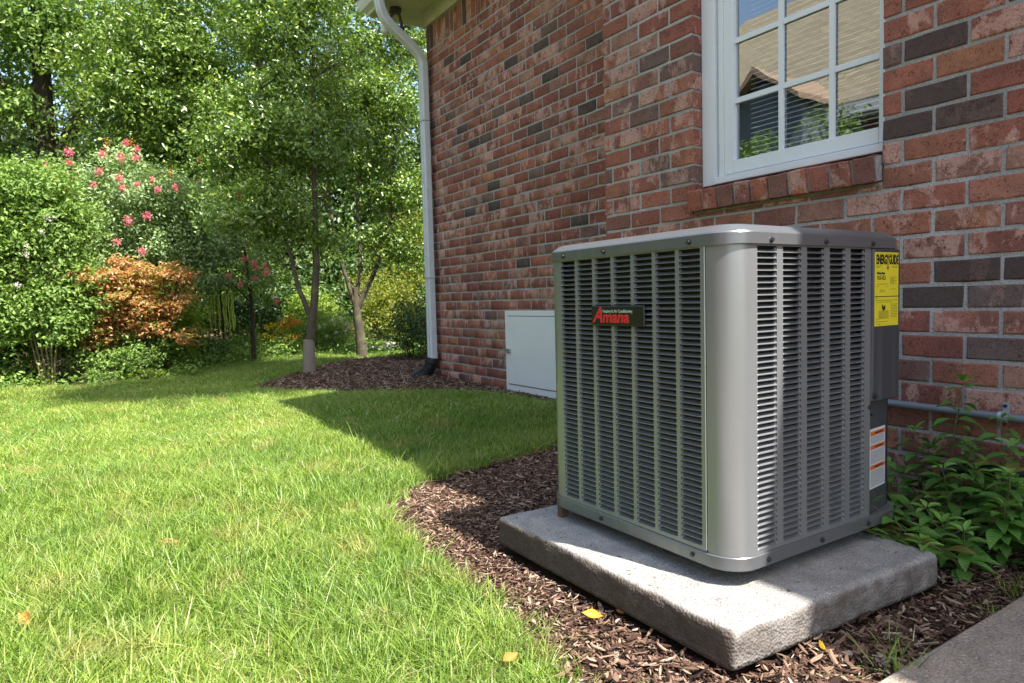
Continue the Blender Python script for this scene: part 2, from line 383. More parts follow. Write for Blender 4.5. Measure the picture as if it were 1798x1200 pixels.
# known dark and pale bricks on the near wall, by course index and grid column
DARK = (.095, .068, .060); PALE = (.37, .24, .20); MID = (.20, .12, .10)
def spans(x0, x1, g0, pitch):
    """brick spans between x0 and x1 on a grid of head joints"""
    js = [g0+pitch*n for n in range(-60, 60)]; js = [j for j in js if x0+.03 < j < x1-.03]
    e = [x0]+js+[x1]; out = []
    for i, (a, b) in enumerate(zip(e[:-1], e[1:])):
        out.append((a+(JT/2 if i > 0 else 0), b-(JT/2 if i < len(e)-2 else 0)))
    return out
batch_n, batch_f = BrickBatch(), BrickBatch()
tall = []
ks_min = int(math.floor((-.12-NZ0)/HC)); ks_max = int(math.floor((SOF-.03-NZ0)/HC))
darkset = {(3, -1.0), (4, -1.15), (5, -1.1), (3, -1.2)}
near_list = []
for k in range(ks_min, ks_max):
    z0 = NZ0+k*HC+JT/2; z1 = NZ0+(k+1)*HC-JT/2; odd = k % 2
    gR = -1.211 if odd else -1.112
    gL = -2.66 if odd else -2.529
    lowz = z0 < SILL_TOP-.10
    if z1 < SILL_TOP-.10: segs = [(XC_N, 9.0, gR)]
    elif z0 > WTOP: segs = [(XC_N, 9.0, gR)]
    else: segs = [(XC_N, WX0, gL), (WX1, 9.0, gR)]
    for a, b, gg in segs:
        for (u, v) in spans(a, b, gg, LP if gg != gL else .2015):
            near_list.append((k, u, v, z0, z1))
# the short course pieces directly under the sill
zz0 = SILL_TOP-.10
vis = lambda u, v, z0: u < -.66 and z0 < CAM_Z+1.62 and z0 > -.06
def near_tint(k, u, v):
    rn = random.Random(int(k*131+u*997)); c = brick_color(rn, .55)
    x = (u+v)/2
    if k == 5 and -1.22 < x < -1.0: c = DARK
    if k == 5 and x < -1.21 and x > -1.3: c = (.17, .11, .095)
    if k == 3 and -1.22 < x < -1.0: c = DARK
    if k == 2 and (-1.28 < x < -.9): c = DARK
    if k in (-4,) and (-1.1 < x < -.7): c = DARK
    if k in (-5,) and (-1.02 < x < -.7): c = (.17, .13, .115)
    if k in (-7,) and x > -1.0: c = (.18, .13, .115)
    if k in (-6, -1) and x > -1.1: c = (.44, .19, .13)
    return c
for k, u, v, z0, z1 in near_list:
    c = near_tint(k, u, v)
    if abs(v-WX0) < .01 and WX0 == v: w_ret = True
    if vis(u, v, z0): put_brick(wall_near, u, NY, z0, v-u, z1-z0, .04, 0, c)
    else: batch_n.add(u, NY, z0, v-u, z1-z0, colr=c)
    if v == WX0 and z0 > SILL_TOP-.10:      # the return of the corner brick into the window reveal
        o = bpy.data.objects.new('brick', R.choice(BV)); COL.objects.link(o); o.parent = wall_near
        o.location = (WX0+.0005, NY+.005, z0); o.scale = (.074, .02, z1-z0); o.rotation_euler = (0, 0, math.pi/2); o.color = (*c, 1)
for k in range(ks_min, ks_max):           # left return of the near wall
    z0 = NZ0+k*HC+JT/2
    for (u, v) in spans(NY+.045, FY, NY+.1+(k % 2)*.1, LP): batch_n.add(u, XC_N, z0, v-u, HC-JT, axis=1)
batch_n.obj(wall_near)
print('near bricks', BRICKS_MADE[0])
# far wall bricks; access door opening
DX0, DX1, DZ0, DZ1 = -4.60, -3.74, CAM_Z-.727, CAM_Z-.084
DARK_PX = []
far_list = []
kf_max = 24
for k in range(int(math.floor((-.15-FZ0)/HC)), kf_max):
    z0 = FZ0+k*HC+JT/2; z1 = FZ0+(k+1)*HC-JT/2; g0 = -5.66+(.1 if k % 2 else 0)
    segs = [(XC_F, XC_N-.001, g0)]
    if z1 > DZ0 and z0 < DZ1: segs = [(XC_F, DX0-.004, g0), (DX1+.004, XC_N-.001, g0)]
    for a, b, gg in segs:
        for (u, v) in spans(a, b, gg, FLP): far_list.append((k, u, v, z0, z1))
far_list.sort(key=lambda q: -q[2])
left = 300-BRICKS_MADE[0]
for k, u, v, z0, z1 in far_list:
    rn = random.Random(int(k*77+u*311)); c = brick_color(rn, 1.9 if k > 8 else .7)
    if k < -11: c = tuple(a*b for a, b in zip(c, (1.0, .85, .8)))
    if left > 0 and v < -3.3 and z0 > .55 and z0 < CAM_Z+1.9: put_brick(wall_far, u, FY, z0, v-u, z1-z0, .04, 0, c); left -= 1
    else: batch_f.add(u, FY, z0, v-u, z1-z0, colr=c)
sz0 = FZ0+kf_max*HC+JT/2                      # soldier course under the frieze
x = XC_F
while x < XC_N: batch_f.add(x, FY, sz0, .068, .21); x += .0785
for k in range(0, 44):
    for (u, v) in spans(FY+.045, 11.4, FY+.1+(k % 2)*.1, LP): batch_f.add(u, XC_F, -.2+k*HC, v-u, HC-JT, axis=1)
batch_f.obj(wall_far)
# brick plinth line at the foot of the far wall
hobj(MB().box(XC_F-.004, XC_N, FY-.006, FY+.01, -.2, .028), 'plinth', simple_mat('plinth_brick', (.24, .10, .07), .9, .15, 12, .6, 90))

# rowlock sill
sill = hobj(MB().extrude([(NY-.020, SILL_TOP-.098), (NY+.09, SILL_TOP-.085), (NY+.09, SILL_TOP+.004), (NY-.033, SILL_TOP-.016)], 0, WX0-.006, WX1-.004), 'window_sill', m_mortar)
nS = 10; ps = (WX1-.004-(WX0-.006))/nS
for i in range(nS):
    c = [tuple(1.35*q for q in w) for w in [(.32,.105,.07), (.30,.10,.07), (.22,.10,.08), (.26,.11,.085), (.34,.12,.075), (.20,.10,.08), (.37,.125,.065), (.32,.115,.085), (.34,.11,.07), (.20,.10,.085)]][i]
    o = bpy.data.objects.new('brick', BV[i % 7]); COL.objects.link(o); o.parent = sill
    o.location = (WX0-.006+ps*i+JT/2, NY-.030, SILL_TOP-.106); o.scale = (ps-JT, .12, .094); o.rotation_euler = (math.radians(9), 0, 0); o.color = (*c, 1)
# thin course piece under the sill
for i, (u, v) in enumerate(spans(WX0-.01, WX1, -1.95, LP)):
    c = (.30, .12, .08); z0 = NZ0+math.floor((SILL_TOP-.10-NZ0)/HC)*HC
    zt = SILL_TOP-.112
    if zt-z0-JT/2 > .012: put_brick(wall_near, u, NY, z0+JT/2, v-u, zt-z0-JT/2, .04, 0, c)

# eave of both roof runs
m_shingle = simple_mat('roof_shingle', (.16, .135, .105), .9, .25, 30, .8, 60)
def eave(x0, x1, ywall, yout):
    mb = MB(); mb.box(x0, x1, yout+.10, ywall+.3, SOF, SOF+.018)
    s = hobj(mb, 'soffit', m_cream)
    fr = hobj(MB().box(x0+.30, x1-(0 if x1 > 0 else .02), ywall-.024, ywall, SOF-.14, SOF), 'frieze_board', m_cream)
    fa = hobj(MB().box(x0, x1, yout+.085, yout+.10, SOF-.015, SOF+.15), 'fascia', m_white)
    gp = [(yout+.084, SOF+.02), (yout+.03, SOF+.02), (yout+.012, SOF+.05), (yout+.0, SOF+.08), (yout-.0, SOF+.13), (yout+.006, SOF+.13), (yout+.008, SOF+.082), (yout+.02, SOF+.055), (yout+.035, SOF+.026), (yout+.078, SOF+.026), (yout+.078, SOF+.13), (yout+.084, SOF+.13)]
    gt = hobj(MB().extrude(gp, 0, x0, x1), 'gutter', m_white)
    return s
eave(-6.22, XC_N-.36, FY, 2.36); eave(-3.08, 9.3, NY, 1.80)
def roof(x0, x1, y0, z0, yr=7.0, sl=.56):
    zr = z0+(yr-y0)*sl; th = .05
    mb = MB().add([(x0, y0, z0), (x1, y0, z0), (x1, yr, zr), (x0, yr, zr), (x0, y0, z0-th), (x1, y0, z0-th), (x1, yr, zr-th), (x0, yr, zr-th)], [(0, 1, 2, 3), (7, 6, 5, 4), (0, 4, 5, 1), (1, 5, 6, 2), (2, 6, 7, 3), (3, 7, 4, 0)])
    mb.add([(x0, 2*yr-y0, z0), (x1, 2*yr-y0, z0), (x1, yr+.001, zr), (x0, yr+.001, zr), (x0, 2*yr-y0, z0-th), (x1, 2*yr-y0, z0-th), (x1, yr+.001, zr-th), (x0, yr+.001, zr-th)], [(3, 2, 1, 0), (4, 5, 6, 7), (1, 5, 4, 0), (2, 6, 5, 1), (3, 7, 6, 2), (0, 4, 7, 3)])
    return hobj(mb, 'roof', m_shingle)
roof(-6.24, -3.10, 2.34, SOF+.16); roof(-3.08, 9.3, 1.79, SOF+.16, sl=.58)
hobj(MB().extrude([(FY+.05, SOF-.02), (11.1, SOF-.02), (7.0, SOF+2.55)], 0, XC_F+.02, XC_F+.12), 'gable', m_cream)

# downspout with its bend
dx, dy = -5.83, FY-.075
def rect_tube(mb, pts, w, d):
    pts = [Vector(p) for p in pts]; vs = []; m = len(pts)
    for i, p in enumerate(pts):
        t = (pts[min(i+1, m-1)]-pts[max(i-1, 0)]).normalized(); u = Vector((1, 0, 0)); u = (u-t*u.dot(t)).normalized(); v = t.cross(u)
        for a, b in ((-1, -.7), (-.7, -1), (-.25, -1), (-.2, -.86), (.2, -.86), (.25, -1), (.7, -1), (1, -.7), (1, .7), (.7, 1), (-.7, 1), (-1, .7)):
            vs.append(p+u*a*w/2+v*b*d/2)
    n = 12; fs = [tuple(range(n))[::-1], tuple((m-1)*n+k for k in range(n))]
    for i in range(m-1):
        for k in range(n): fs.append((i*n+k, i*n+(k+1) % n, i*n+n+(k+1) % n, i*n+n+k))
    mb.add(vs, fs)
mb = MB(); path = [(dx, dy, .20), (dx, dy, 1.0), (dx, dy, 2.0), (dx, dy, SOF-.50)]
for a in range(1, 7):
    s_ = a/6; path.append((dx, dy-.40*(3*s_*s_-2*s_**3), SOF-.50+.42*s_))
path.append((dx, dy-.42, SOF+.03))
rect_tube(mb, path, .098, .072)
ds = hobj(mb, 'downspout', m_ds, 35)
m_dark_line = simple_mat('dark_seam', (.16, .17, .17), .6)
hobj(MB().box(dx-.051, dx+.051, dy-.038, dy+.038, .985, .99), 'seam', m_dark_line).parent = ds; 
for zz in (2.45,):
    o = MB().box(dx-.0515, dx+.0515, dy-.0385, dy+.0385, zz, zz+.005).obj('seam', m_dark_line); o.parent = ds; o.matrix_parent_inverse = ds.matrix_world.inverted() if False else Matrix.Identity(4)
m_black = simple_mat('black_plastic', (.018, .019, .02), .45, .1, 10)
mb = MB(); pts = []; rads = []
P0, P1, P2 = Vector((dx, dy, .23)), Vector((dx-.01, dy-.02, .08)), Vector((dx-.10, dy-.16, .02))
for i in range(45):
    s_ = i/44; p = P0*(1-s_)**2+P1*2*s_*(1-s_)+P2*s_**2; pts.append(p); rads.append(.062+.006*(1 if (i//2) % 2 else -1) if i > 8 else .064)
mb.tube(pts, rads, 16); dr = hobj(mb, 'drain_pipe', m_black, 50)

# access door on the far wall
door = hobj(MB().box(DX0, DX1, FY-.020, FY+.02, DZ0, DZ1), 'access_door', m_door); bevel(door, .004)
pn = MB().box(DX0+.045, DX1-.045, FY-.027, FY-.0205, DZ0+.06, DZ1-.045).obj('door_panel', m_door); pn.parent = door; bevel(pn, .003)
MB().box(DX0+.045, DX1-.045, FY-.0225, FY-.0202, DZ1-.0445, DZ1-.038).obj('gap', m_dark_line, door)
MB().box(DX0+.05, DX1-.045, FY-.0225, FY-.0202, DZ0+.054, DZ0+.0595).obj('gap', m_dark_line, door)
lt = MB().box(DX0-.01, DX0+.085, FY-.044, FY-.0275, CAM_Z-.408, CAM_Z-.388); lt.box(DX0+.06, DX0+.09, FY-.05, FY-.044, CAM_Z-.412, CAM_Z-.384)
lt.obj('latch', simple_mat('latch_metal', (.45, .44, .42), .4, .1, 30, metallic=.7), door)

# window
FRY = 2.405
GX0, GX1, GZ0 = -1.955, -1.328, CAM_Z+.578
win = MB(); zt = WTOP
WB = SILL_TOP+.012
win.box(WX0+.001, WX0+.075, FRY, FRY+.09, WB, zt)          # outer casing
win.box(WX0+.075, WX0+.09, FRY+.018, FRY+.09, WB+.03, zt)
win.box(WX0+.09, WX0+.115, FRY+.006, FRY+.09, WB+.03, zt)
win.box(WX1-.022, WX1+.0, FRY, FRY+.09, WB, zt)
win.box(WX0+.075, WX1-.022, FRY-.012, FRY+.09, WB, WB+.03)
win.box(WX0+.115, WX1-.022, FRY+.045, FRY+.09, WB+.03, WB+.04)
window = hobj(win, 'window', m_white); bevel(window, .003, 2)
sash = MB(); SX0, SX1 = WX0+.115, WX1-.022
GZ1 = GZ0+1.26
sash.box(SX0, GX0, FRY+.010, FRY+.045, WB+.036, zt-.02); sash.box(GX1, SX1, FRY+.010, FRY+.045, WB+.036, zt-.02)
sash.box(GX0, GX1, FRY+.010, FRY+.045, WB+.036, GZ0); sash.box(GX0, GX1, FRY+.010, FRY+.045, GZ1, zt-.02)
so = sash.obj('sash', m_white, window); bevel(so, .003)
t = NT('window_glass')
gl = t.n('BsdfGlossy'); gl.inputs['Roughness'].default_value = .0; gl.inputs['Color'].default_value = (.93, .97, 1, 1)
tp = t.n('BsdfTransparent'); tp.inputs[0].default_value = (.93, .96, .97, 1)
lw = t.n('LayerWeight'); lw.inputs[0].default_value = .25
fac = t.math('ADD', t.math('MULTIPLY', lw.outputs['Fresnel'], .8), .22)
wv = t.noise(t.coord(), 2.5, 2); nb = t.bump(wv, .06, .02); t.l(nb, gl.inputs['Normal'])
mx = t.n('MixShader'); t.l(fac, mx.inputs[0]); t.l(tp.outputs[0], mx.inputs[1]); t.l(gl.outputs[0], mx.inputs[2])
m_glass = t.done(mx.outputs[0])
MB().add([(GX0-.004, FRY+.032, GZ0-.004), (GX1+.004, FRY+.032, GZ0-.004), (GX1+.004, FRY+.032, GZ1+.004), (GX0-.004, FRY+.032, GZ1+.004)], [(0, 1, 2, 3)]).obj('pane', m_glass, window)
mw = .011
MZ = [GZ0+.252*i for i in range(1, 5)]; MX = [-1.729, -1.511]
for x_ in MX: MB().box(x_-mw, x_+mw, FRY+.020, FRY+.030, GZ0, GZ1).obj('muntin', m_white, window)
for z_ in MZ: MB().box(GX0, GX1, FRY+.0212, FRY+.0288, z_-mw, z_+mw).obj('muntin', m_white, window)
m_blind = simple_mat('blind_slat', (.62, .60, .52), .5, .03)
z_ = GZ0-.01; i = 0
me_sl = None
while z_ < GZ1:
    if me_sl is None:
        mm = MB().add([(GX0+.045, -.010, -.005), (GX1+.02, -.010, -.005), (GX1+.02, 0, .0015), (GX0+.045, 0, .0015), (GX1+.02, .010, .005), (GX0+.045, .010, .005)], [(0, 1, 2, 3), (3, 2, 4, 5)])
        me_sl = mm.mesh('slat'); me_sl.materials.append(m_blind)
    o = bpy.data.objects.new('slat', me_sl); COL.objects.link(o); o.parent = window; o.location = (0, FRY+.075, z_); z_ += .0205
room = MB(); room.box(WX0-.6, WX1+.6, NY+1.9, NY+1.95, .4, 3.0); room.box(WX0-.65, WX0-.6, NY+.3, NY+1.95, .4, 3.0); room.box(WX1+.6, WX1+.65, NY+.3, NY+1.95, .4, 3.0)
room.box(WX0-.65, WX1+.65, NY+.3, NY+1.95, .35, .4); room.box(WX0-.65, WX1+.65, NY+.3, NY+1.95, 3.0, 3.05)
hobj(room, 'room', simple_mat('room_wall', (.30, .28, .25), .9))

# conduit along the near wall
m_pvc = simple_mat('grey_pvc', (.17, .185, .20), .4, .06, 10)
cz = CAM_Z-.386
cp = [(-1.30, NY-.024, cz+.002), (-1.1, NY-.024, cz), (-.9, NY-.024, cz-.003), (-.4, NY-.024, cz-.006), (.6, NY-.024, cz-.006)]
cd = MB().tube(cp, .0125, 14).obj('conduit', m_pvc, None, 60); tag(cd, 'grey plastic conduit clamped along the foot of the brick wall', 'conduit')
m_zinc = simple_mat('zinc_strap', (.42, .48, .54), .35, .06, 20, metallic=.4)
mb = MB().tube([(-.905, NY-.024, cz-.002), (-.88, NY-.024, cz-.002)], .0165, 16); mb.box(-.900, -.885, NY-.012, NY-.004, cz+.010, cz+.040)
st = mb.obj('strap', m_zinc, cd, 50)
st2 = MB().tube([(-.8925, NY-.018, cz+.030), (-.8925, NY-.004, cz+.030)], .005, 8).obj('screw', m_black, st)
mb = MB().tube([(-1.02, NY-.13, .20), (-.9, NY-.07, .215), (-.7, NY-.05, .22), (-.3, NY-.05, .20), (.4, NY-.05, .19)], .022, 12)
tag(mb.obj('refrigerant_line', m_black, None, 60), 'black insulated pipe low on the wall behind the weeds', 'pipe')

# flood light under the eave corner
m_fl = simple_mat('brown_fixture', (.06, .05, .04), .5); m_bulb = simple_mat('white_bulb', (.72, .72, .72), .2)
FLX, FLY, FLZ = -5.93, 2.62, SOF
fl = tag(empty('flood_light', (FLX, FLY, FLZ)), 'twin flood light with white bulbs hanging under the cream eave', 'outdoor light')
MB().tube([(0, 0, 0), (0, 0, -.035)], .055, 16).obj('base', m_fl, fl, 40)
for s_, d_ in ((-1, (-.10, -.05, -.10)), (1, (.02, .07, -.16))):
    MB().tube([(0, 0, -.03), (d_[0]*.5, d_[1]*.5, -.06), (d_[0]*.8, d_[1]*.8, d_[2])], .014, 8).obj('arm', m_fl, fl, 60)
    a = Vector((d_[0]*.8, d_[1]*.8, d_[2])); dd = Vector((-.3, -.25, -1)).normalized()
    MB().tube([a, a+dd*.05], [.026, .036], 14).obj('socket', m_fl, fl, 50)
    MB().tube([a+dd*.05, a+dd*.08, a+dd*.105, a+dd*.12], [.036, .052, .048, .018], 14).obj('bulb', m_bulb, fl, 60)

# ------------------------------------------------------------------ concrete equipment pad
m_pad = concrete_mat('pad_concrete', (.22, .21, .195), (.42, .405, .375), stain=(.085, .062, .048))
pz1 = PAD['z']; pz0 = pz1-PAD['t']
pq = [(-.803, .980), (-.770, 1.680), (-1.61, 1.73), (-1.640, .985)]
import bmesh
from mathutils import noise as mnoise
bm = bmesh.new(); bmesh.ops.create_grid(bm, x_segments=2, y_segments=2, size=.01); bm.clear()
def pad_face(org, du, dv, nu, nv):
    g = [[bm.verts.new(org+du*(i/nu)+dv*(k/nv)) for k in range(nv+1)] for i in range(nu+1)]
    for i in range(nu):
        for k in range(nv): bm.faces.new((g[i][k], g[i+1][k], g[i+1][k+1], g[i][k+1]))
PW, PD, PT = .84, .75, PAD['t']
vx, vy, vz = Vector((PW, 0, 0)), Vector((0, PD, 0)), Vector((0, 0, PT)); O = Vector((0, 0, 0)); nX, nY, nZ = 84, 75, 9
pad_face(O+vz, vx, vy, nX, nY); pad_face(O, vy, vx, nY, nX); pad_face(O, vx, vz, nX, nZ); pad_face(O+vy, vz, vx, nZ, nX); pad_face(O, vz, vy, nZ, nY); pad_face(O+vx, vy, vz, nY, nZ)
bmesh.ops.remove_doubles(bm, verts=bm.verts, dist=1e-5)
rr_ = .015
for v in bm.verts:
    p = v.co.copy(); q = Vector((min(max(p.x, rr_), PW-rr_), min(max(p.y, rr_), PD-rr_), min(p.z, PT-rr_) if p.z > rr_ else p.z))
    d = p-q
    if d.length > 1e-6: p = q+d.normalized()*min(d.length, rr_)
    fx, fy = p.x/PW, p.y/PD
    a = Vector(pq[3]).lerp(Vector(pq[0]), fx); b = Vector(pq[2]).lerp(Vector(pq[1]), fx); w = a.lerp(b, fy)
    v.co = Vector((w.x, w.y, pz0+p.z))
bm.normal_update()
for v in bm.verts:
    k = mnoise.noise(v.co*14)*.0022+mnoise.noise(v.co*55)*.0016+mnoise.noise(v.co*3)*.003
    if v.normal.z < .9: k += min(0, mnoise.noise(v.co*30+Vector((5, 0, 0))))*.006
    if v.co.z > pz0+.004: v.co += v.normal*k
bmesh.ops.recalc_face_normals(bm, faces=bm.faces)
me = bpy.data.meshes.new('equipment_pad'); bm.to_mesh(me); bm.free()
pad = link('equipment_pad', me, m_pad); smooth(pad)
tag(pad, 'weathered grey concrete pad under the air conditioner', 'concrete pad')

# ------------------------------------------------------------------ air conditioner
AX0, AX1, AY0, AY1, AR = -1.568, -.910, 1.120, 1.782, .070
zb, ztp = CAM_Z-.558, CAM_Z+.112
def paint(name, col, rough, metallic=.25, bmp=.02):
    t = NT(name); co = t.coord(); v = t.vmap(co, (1, 1, .15)); n1 = t.noise(v, 260, 3, .6); n2 = t.noise(co, 4, 4); n3 = t.noise(co, 30, 5, .7)
    c = t.mix(n2, [x*.90 for x in col], [x*1.08 for x in col]); c = t.mix(t.ramp(n3, [(.58, 0.0), (.80, .22)]), c, (.20, .17, .13)); st = t.noise(t.vmap(co, (1, 1, .04)), 34, 4, .6); c = t.mix(t.ramp(st, [(.55, 0.0), (.75, .18)]), c, (.34, .33, .30))
    sx = t.n('SeparateXYZ'); t.l(co, sx.inputs[0])
    r = t.math('ADD', t.math('MULTIPLY', n3, .04), rough-.02)
    return t.done(t.principled(c, r, (t.bump(n1, bmp, .0004) if bmp else None), metallic, .5).outputs[0])
m_ac = paint('grey_enamel', (.262, .270, .275), .30, .45)
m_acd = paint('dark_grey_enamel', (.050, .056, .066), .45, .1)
m_lid = paint('lid_enamel', (.175, .182, .192), .30, .5, 0)
m_hole = simple_mat('coil_dark', (.010, .011, .012), .7)
m_screw = simple_mat('screw_metal', (.10, .10, .10), .35, .1, metallic=.8)
ac = tag(empty('air_conditioner', (-1.24, 1.45, pz1)), 'grey louvred air conditioner unit with yellow energy label, standing on the concrete pad', 'air conditioner')
def ap(o, parent=None):
    o.parent = parent or ac
    if parent is None: o.matrix_parent_inverse = Matrix.Translation(-Vector(ac.location))
    return o
def rrect(x0, x1, y0, y1, r, n=10):
    pts = []
    for cx, cy, a0 in ((x1-r, y0+r, -90), (x1-r, y1-r, 0), (x0+r, y1-r, 90), (x0+r, y0+r, 180)):
        for i in range(n+1):
            a = math.radians(a0+90*i/n); pts.append((cx+r*math.cos(a), cy+r*math.sin(a)))
    return pts
def stack(mb, profile, r0=AR, cap_top=True, cap_bot=True, y1=AY1):
    n0 = len(mb.v); N = None
    vs = []; fs = []
    for (o, z) in profile:
        p = rrect(AX0-o, AX1+o, AY0-o, y1+o, max(.01, r0+o)); N = len(p); vs += [(x, y, z) for x, y in p]
    for i in range(len(profile)-1):
        for k in range(N): a = i*N+k; b = i*N+(k+1) % N; fs.append((a, b, b+N, a+N))
    if cap_bot: fs.append(tuple(range(N))[::-1])
    if cap_top: fs.append(tuple((len(profile)-1)*N+k for k in range(N)))
    mb.add(vs, fs)
mb = MB(); stack(mb, [(-.012, zb-.029), (.003, zb-.029), (.0045, zb-.027), (.0045, zb-.001), (.003, zb+.0005), (-.003, zb+.0005)])
base = ap(mb.obj('base_pan', m_lid)); smooth(base, 30)
mb = MB(); L0 = CAM_Z
stack(mb, [(-.004, L0+.1035), (.0045, L0+.1035), (.006, L0+.105), (.006, L0+.128), (.004, L0+.1315), (-.018, L0+.1455), (-.026, L0+.1475), (-.06, L0+.1480)])
lid = ap(mb.obj('lid', m_lid)); smooth(lid, 25)
# fan opening on top
mb = MB(); cx_, cy_ = (AX0+AX1)/2, (AY0+AY1)/2
for rr in [.05+.0165*i for i in range(14)]:
    mb.tube([(cx_+rr*math.cos(a*math.pi/16), cy_+rr*math.sin(a*math.pi/16), L0+.1505) for a in range(33)], .0016, 5, caps=False)
for a in range(8): mb.tube([(cx_+.05*math.cos(a*math.pi/4), cy_+.05*math.sin(a*math.pi/4), L0+.1498), (cx_+.27*math.cos(a*math.pi/4), cy_+.27*math.sin(a*math.pi/4), L0+.1498)], .002, 5)
ap(mb.obj('fan_grille', m_screw))
mb = MB().tube([(cx_, cy_, L0+.1482), (cx_, cy_, L0+.1486)], .275, 40); ap(mb.obj('fan_opening', m_hole))
# dark core behind the louvres
mb = MB().box(AX0+.022, AX1-.024, AY0+.022, AY1-.03, zb+.002, L0+.103); ap(mb.obj('coil', m_hole))
# sheet with columns of openings
TH = .0013
def sheet(mapf, u0, u1, cols, z0, z1, hb, ht):
    """mapf(u, d, z) -> world; d is the depth inward"""
    mb = MB()
    def bx(a, b, c, d):
        vs = [mapf(u, dd, z) for dd in (0, TH) for u, z in ((a, c), (b, c), (b, d), (a, d))]
        mb.add(vs, [(0, 1, 2, 3), (7, 6, 5, 4), (0, 4, 5, 1), (1, 5, 6, 2), (2, 6, 7, 3), (3, 7, 4, 0)])
    edges = [u0]+[x for c in cols for x in c]+[u1]
    for i in range(0, len(edges), 2): bx(edges[i], edges[i+1], z0, z1)
    for a, b in cols: bx(a, b, z0, hb); bx(a, b, ht, z1)
    return mb
HB, HT = CAM_Z-.5475, CAM_Z+.1005
NR = 50; PIT = (HT-HB)/NR
colL = [(-1.056-.0718*i, -1.056-.0718*i+.0605) for i in range(6, -1, -1)]
colR = [(1.197, 1.262), (1.283, 1.348), (1.369, 1.434), (1.455, 1.518), (1.539, 1.600)]
zz1 = CAM_Z+.104
lp = ap(sheet(lambda u, d, z: (u, AY0+d, z), AX0+AR, -.9835, colL, zb+.001, zz1, HB, HT).obj('side_panel', m_ac))
lp['label'] = 'side panel facing the lawn'
rp_mb = sheet(lambda u, d, z: (AX1-d, u, z), AY0+AR, 1.626, colR, zb+.001, zz1, HB, HT)
n = 12
vs = []; fs = []
for i in range(n+1):
    a = math.radians(-90+90*i/n)
    for r_ in (AR, AR-TH):
        for z in (zb+.001, zz1): vs.append((AX1-AR+r_*math.cos(a), AY0+AR+r_*math.sin(a), z))
for i in range(n):
    a = i*4; fs += [(a, a+4, a+5, a+1), (a+3, a+7, a+6, a+2), (a, a+2, a+6, a+4), (a+1, a+5, a+7, a+3)]
fs += [(0, 1, 3, 2)]
rp_mb.add(vs, fs)
# folded rear edge of the panel
rp_mb.box(AX1-.010, AX1-TH, 1.6247, 1.626, zb+.001, zz1)
rp = ap(rp_mb.obj('corner_panel', m_ac)); smooth(rp, 30); rp['label'] = 'panel that wraps the rounded front corner'
# seam edge strip and dark gap between the two panels
ap(MB().box(-.9832, -.9818, AY0-.0022, AY0+.004, zb+.006, zz1).obj('trim_strip', simple_mat('bright_edge', (.75, .75, .74), .3, .02, metallic=.3)))
ap(MB().box(-.9816, -.9802, AY0-.0004, AY0+.003, zb+.004, zz1).obj('seam', m_hole))
# the corner arcs that close the other three corners and the two hidden sides
def arc_panel(cx, cy, a0, name='corner'):
    mb = MB(); vs = []; fs = []
    for i in range(9):
        a = math.radians(a0+90*i/8)
        for z in (zb+.001, zz1): vs.append((cx+AR*math.cos(a), cy+AR*math.sin(a), z))
    for i in range(8): fs.append((i*2, i*2+2, i*2+3, i*2+1))
    return ap(mb.add(vs, fs).obj(name, m_ac, None, 60))
arc_panel(AX0+AR, AY0+AR, 180, 'rounded_corner'); arc_panel(AX0+AR, AY1-AR, 90, 'rounded_corner')
ap(MB().box(AX0, AX0+TH, AY0+AR, AY1-AR, zb+.001, zz1).obj('rear_panel', m_ac)); ap(MB().box(AX0+AR, -1.0, AY1-TH, AY1, zb+.001, zz1).obj('rear_panel', m_acd))
# dark service corner
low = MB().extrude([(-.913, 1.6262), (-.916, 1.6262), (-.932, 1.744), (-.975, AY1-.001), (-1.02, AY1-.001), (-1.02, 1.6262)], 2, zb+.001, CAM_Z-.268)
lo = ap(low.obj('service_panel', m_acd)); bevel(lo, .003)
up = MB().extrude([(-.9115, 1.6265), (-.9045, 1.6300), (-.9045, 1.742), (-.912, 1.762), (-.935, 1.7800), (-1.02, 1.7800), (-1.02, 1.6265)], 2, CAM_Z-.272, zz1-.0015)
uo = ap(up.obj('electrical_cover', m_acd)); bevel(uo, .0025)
# louvres: each a pressed blade, lip at the outside, rising inwards
def louver_mesh(w, mat):
    xs = [0, .0004, .0010, .0020, .004, w-.004, w-.0020, w-.0010, w-.0004, w]
    k = [1, .92, .66, .22, 0, 0, .22, .66, .92, 1]
    vs = []; fs = []
    for x, e in zip(xs, k):
        hi = .0058*(1-e)+PIT*.9*e; dp = .0110*(1-e)+.004*e; lip = -.0014*(1-e)
        vs += [(x, lip, -.0005), (x, lip, .0006), (x, (lip+dp)*.45, .0006+(hi-.0006)*.32), (x, dp, hi)]
    for i in range(len(xs)-1):
        a = i*4; b = a+4; fs += [(a, b, b+1, a+1), (a+1, b+1, b+2, a+2), (a+2, b+2, b+3, a+3)]
    me = bpy.data.meshes.new('louver'); me.from_pydata(vs, [], fs); me.update(); me.materials.append(mat); me.polygons.foreach_set('use_smooth', [False]*len(me.polygons)); return me
wR = .065
lmR = louver_mesh(wR, m_ac); n_l = 0
for (a, b) in colR:
    for i in range(NR):
        o = bpy.data.objects.new('louver', lmR); COL.objects.link(o); o.parent = rp; o.location = (AX1, a, HB+i*PIT); o.rotation_euler = (0, 0, math.pi/2); o.scale = ((b-a)/wR, 1, 1); n_l += 1
lmL = louver_mesh(.0605, m_ac); mb = MB(); lv = [tuple(v.co) for v in lmL.vertices]; lf = [tuple(p.vertices) for p in lmL.polygons]
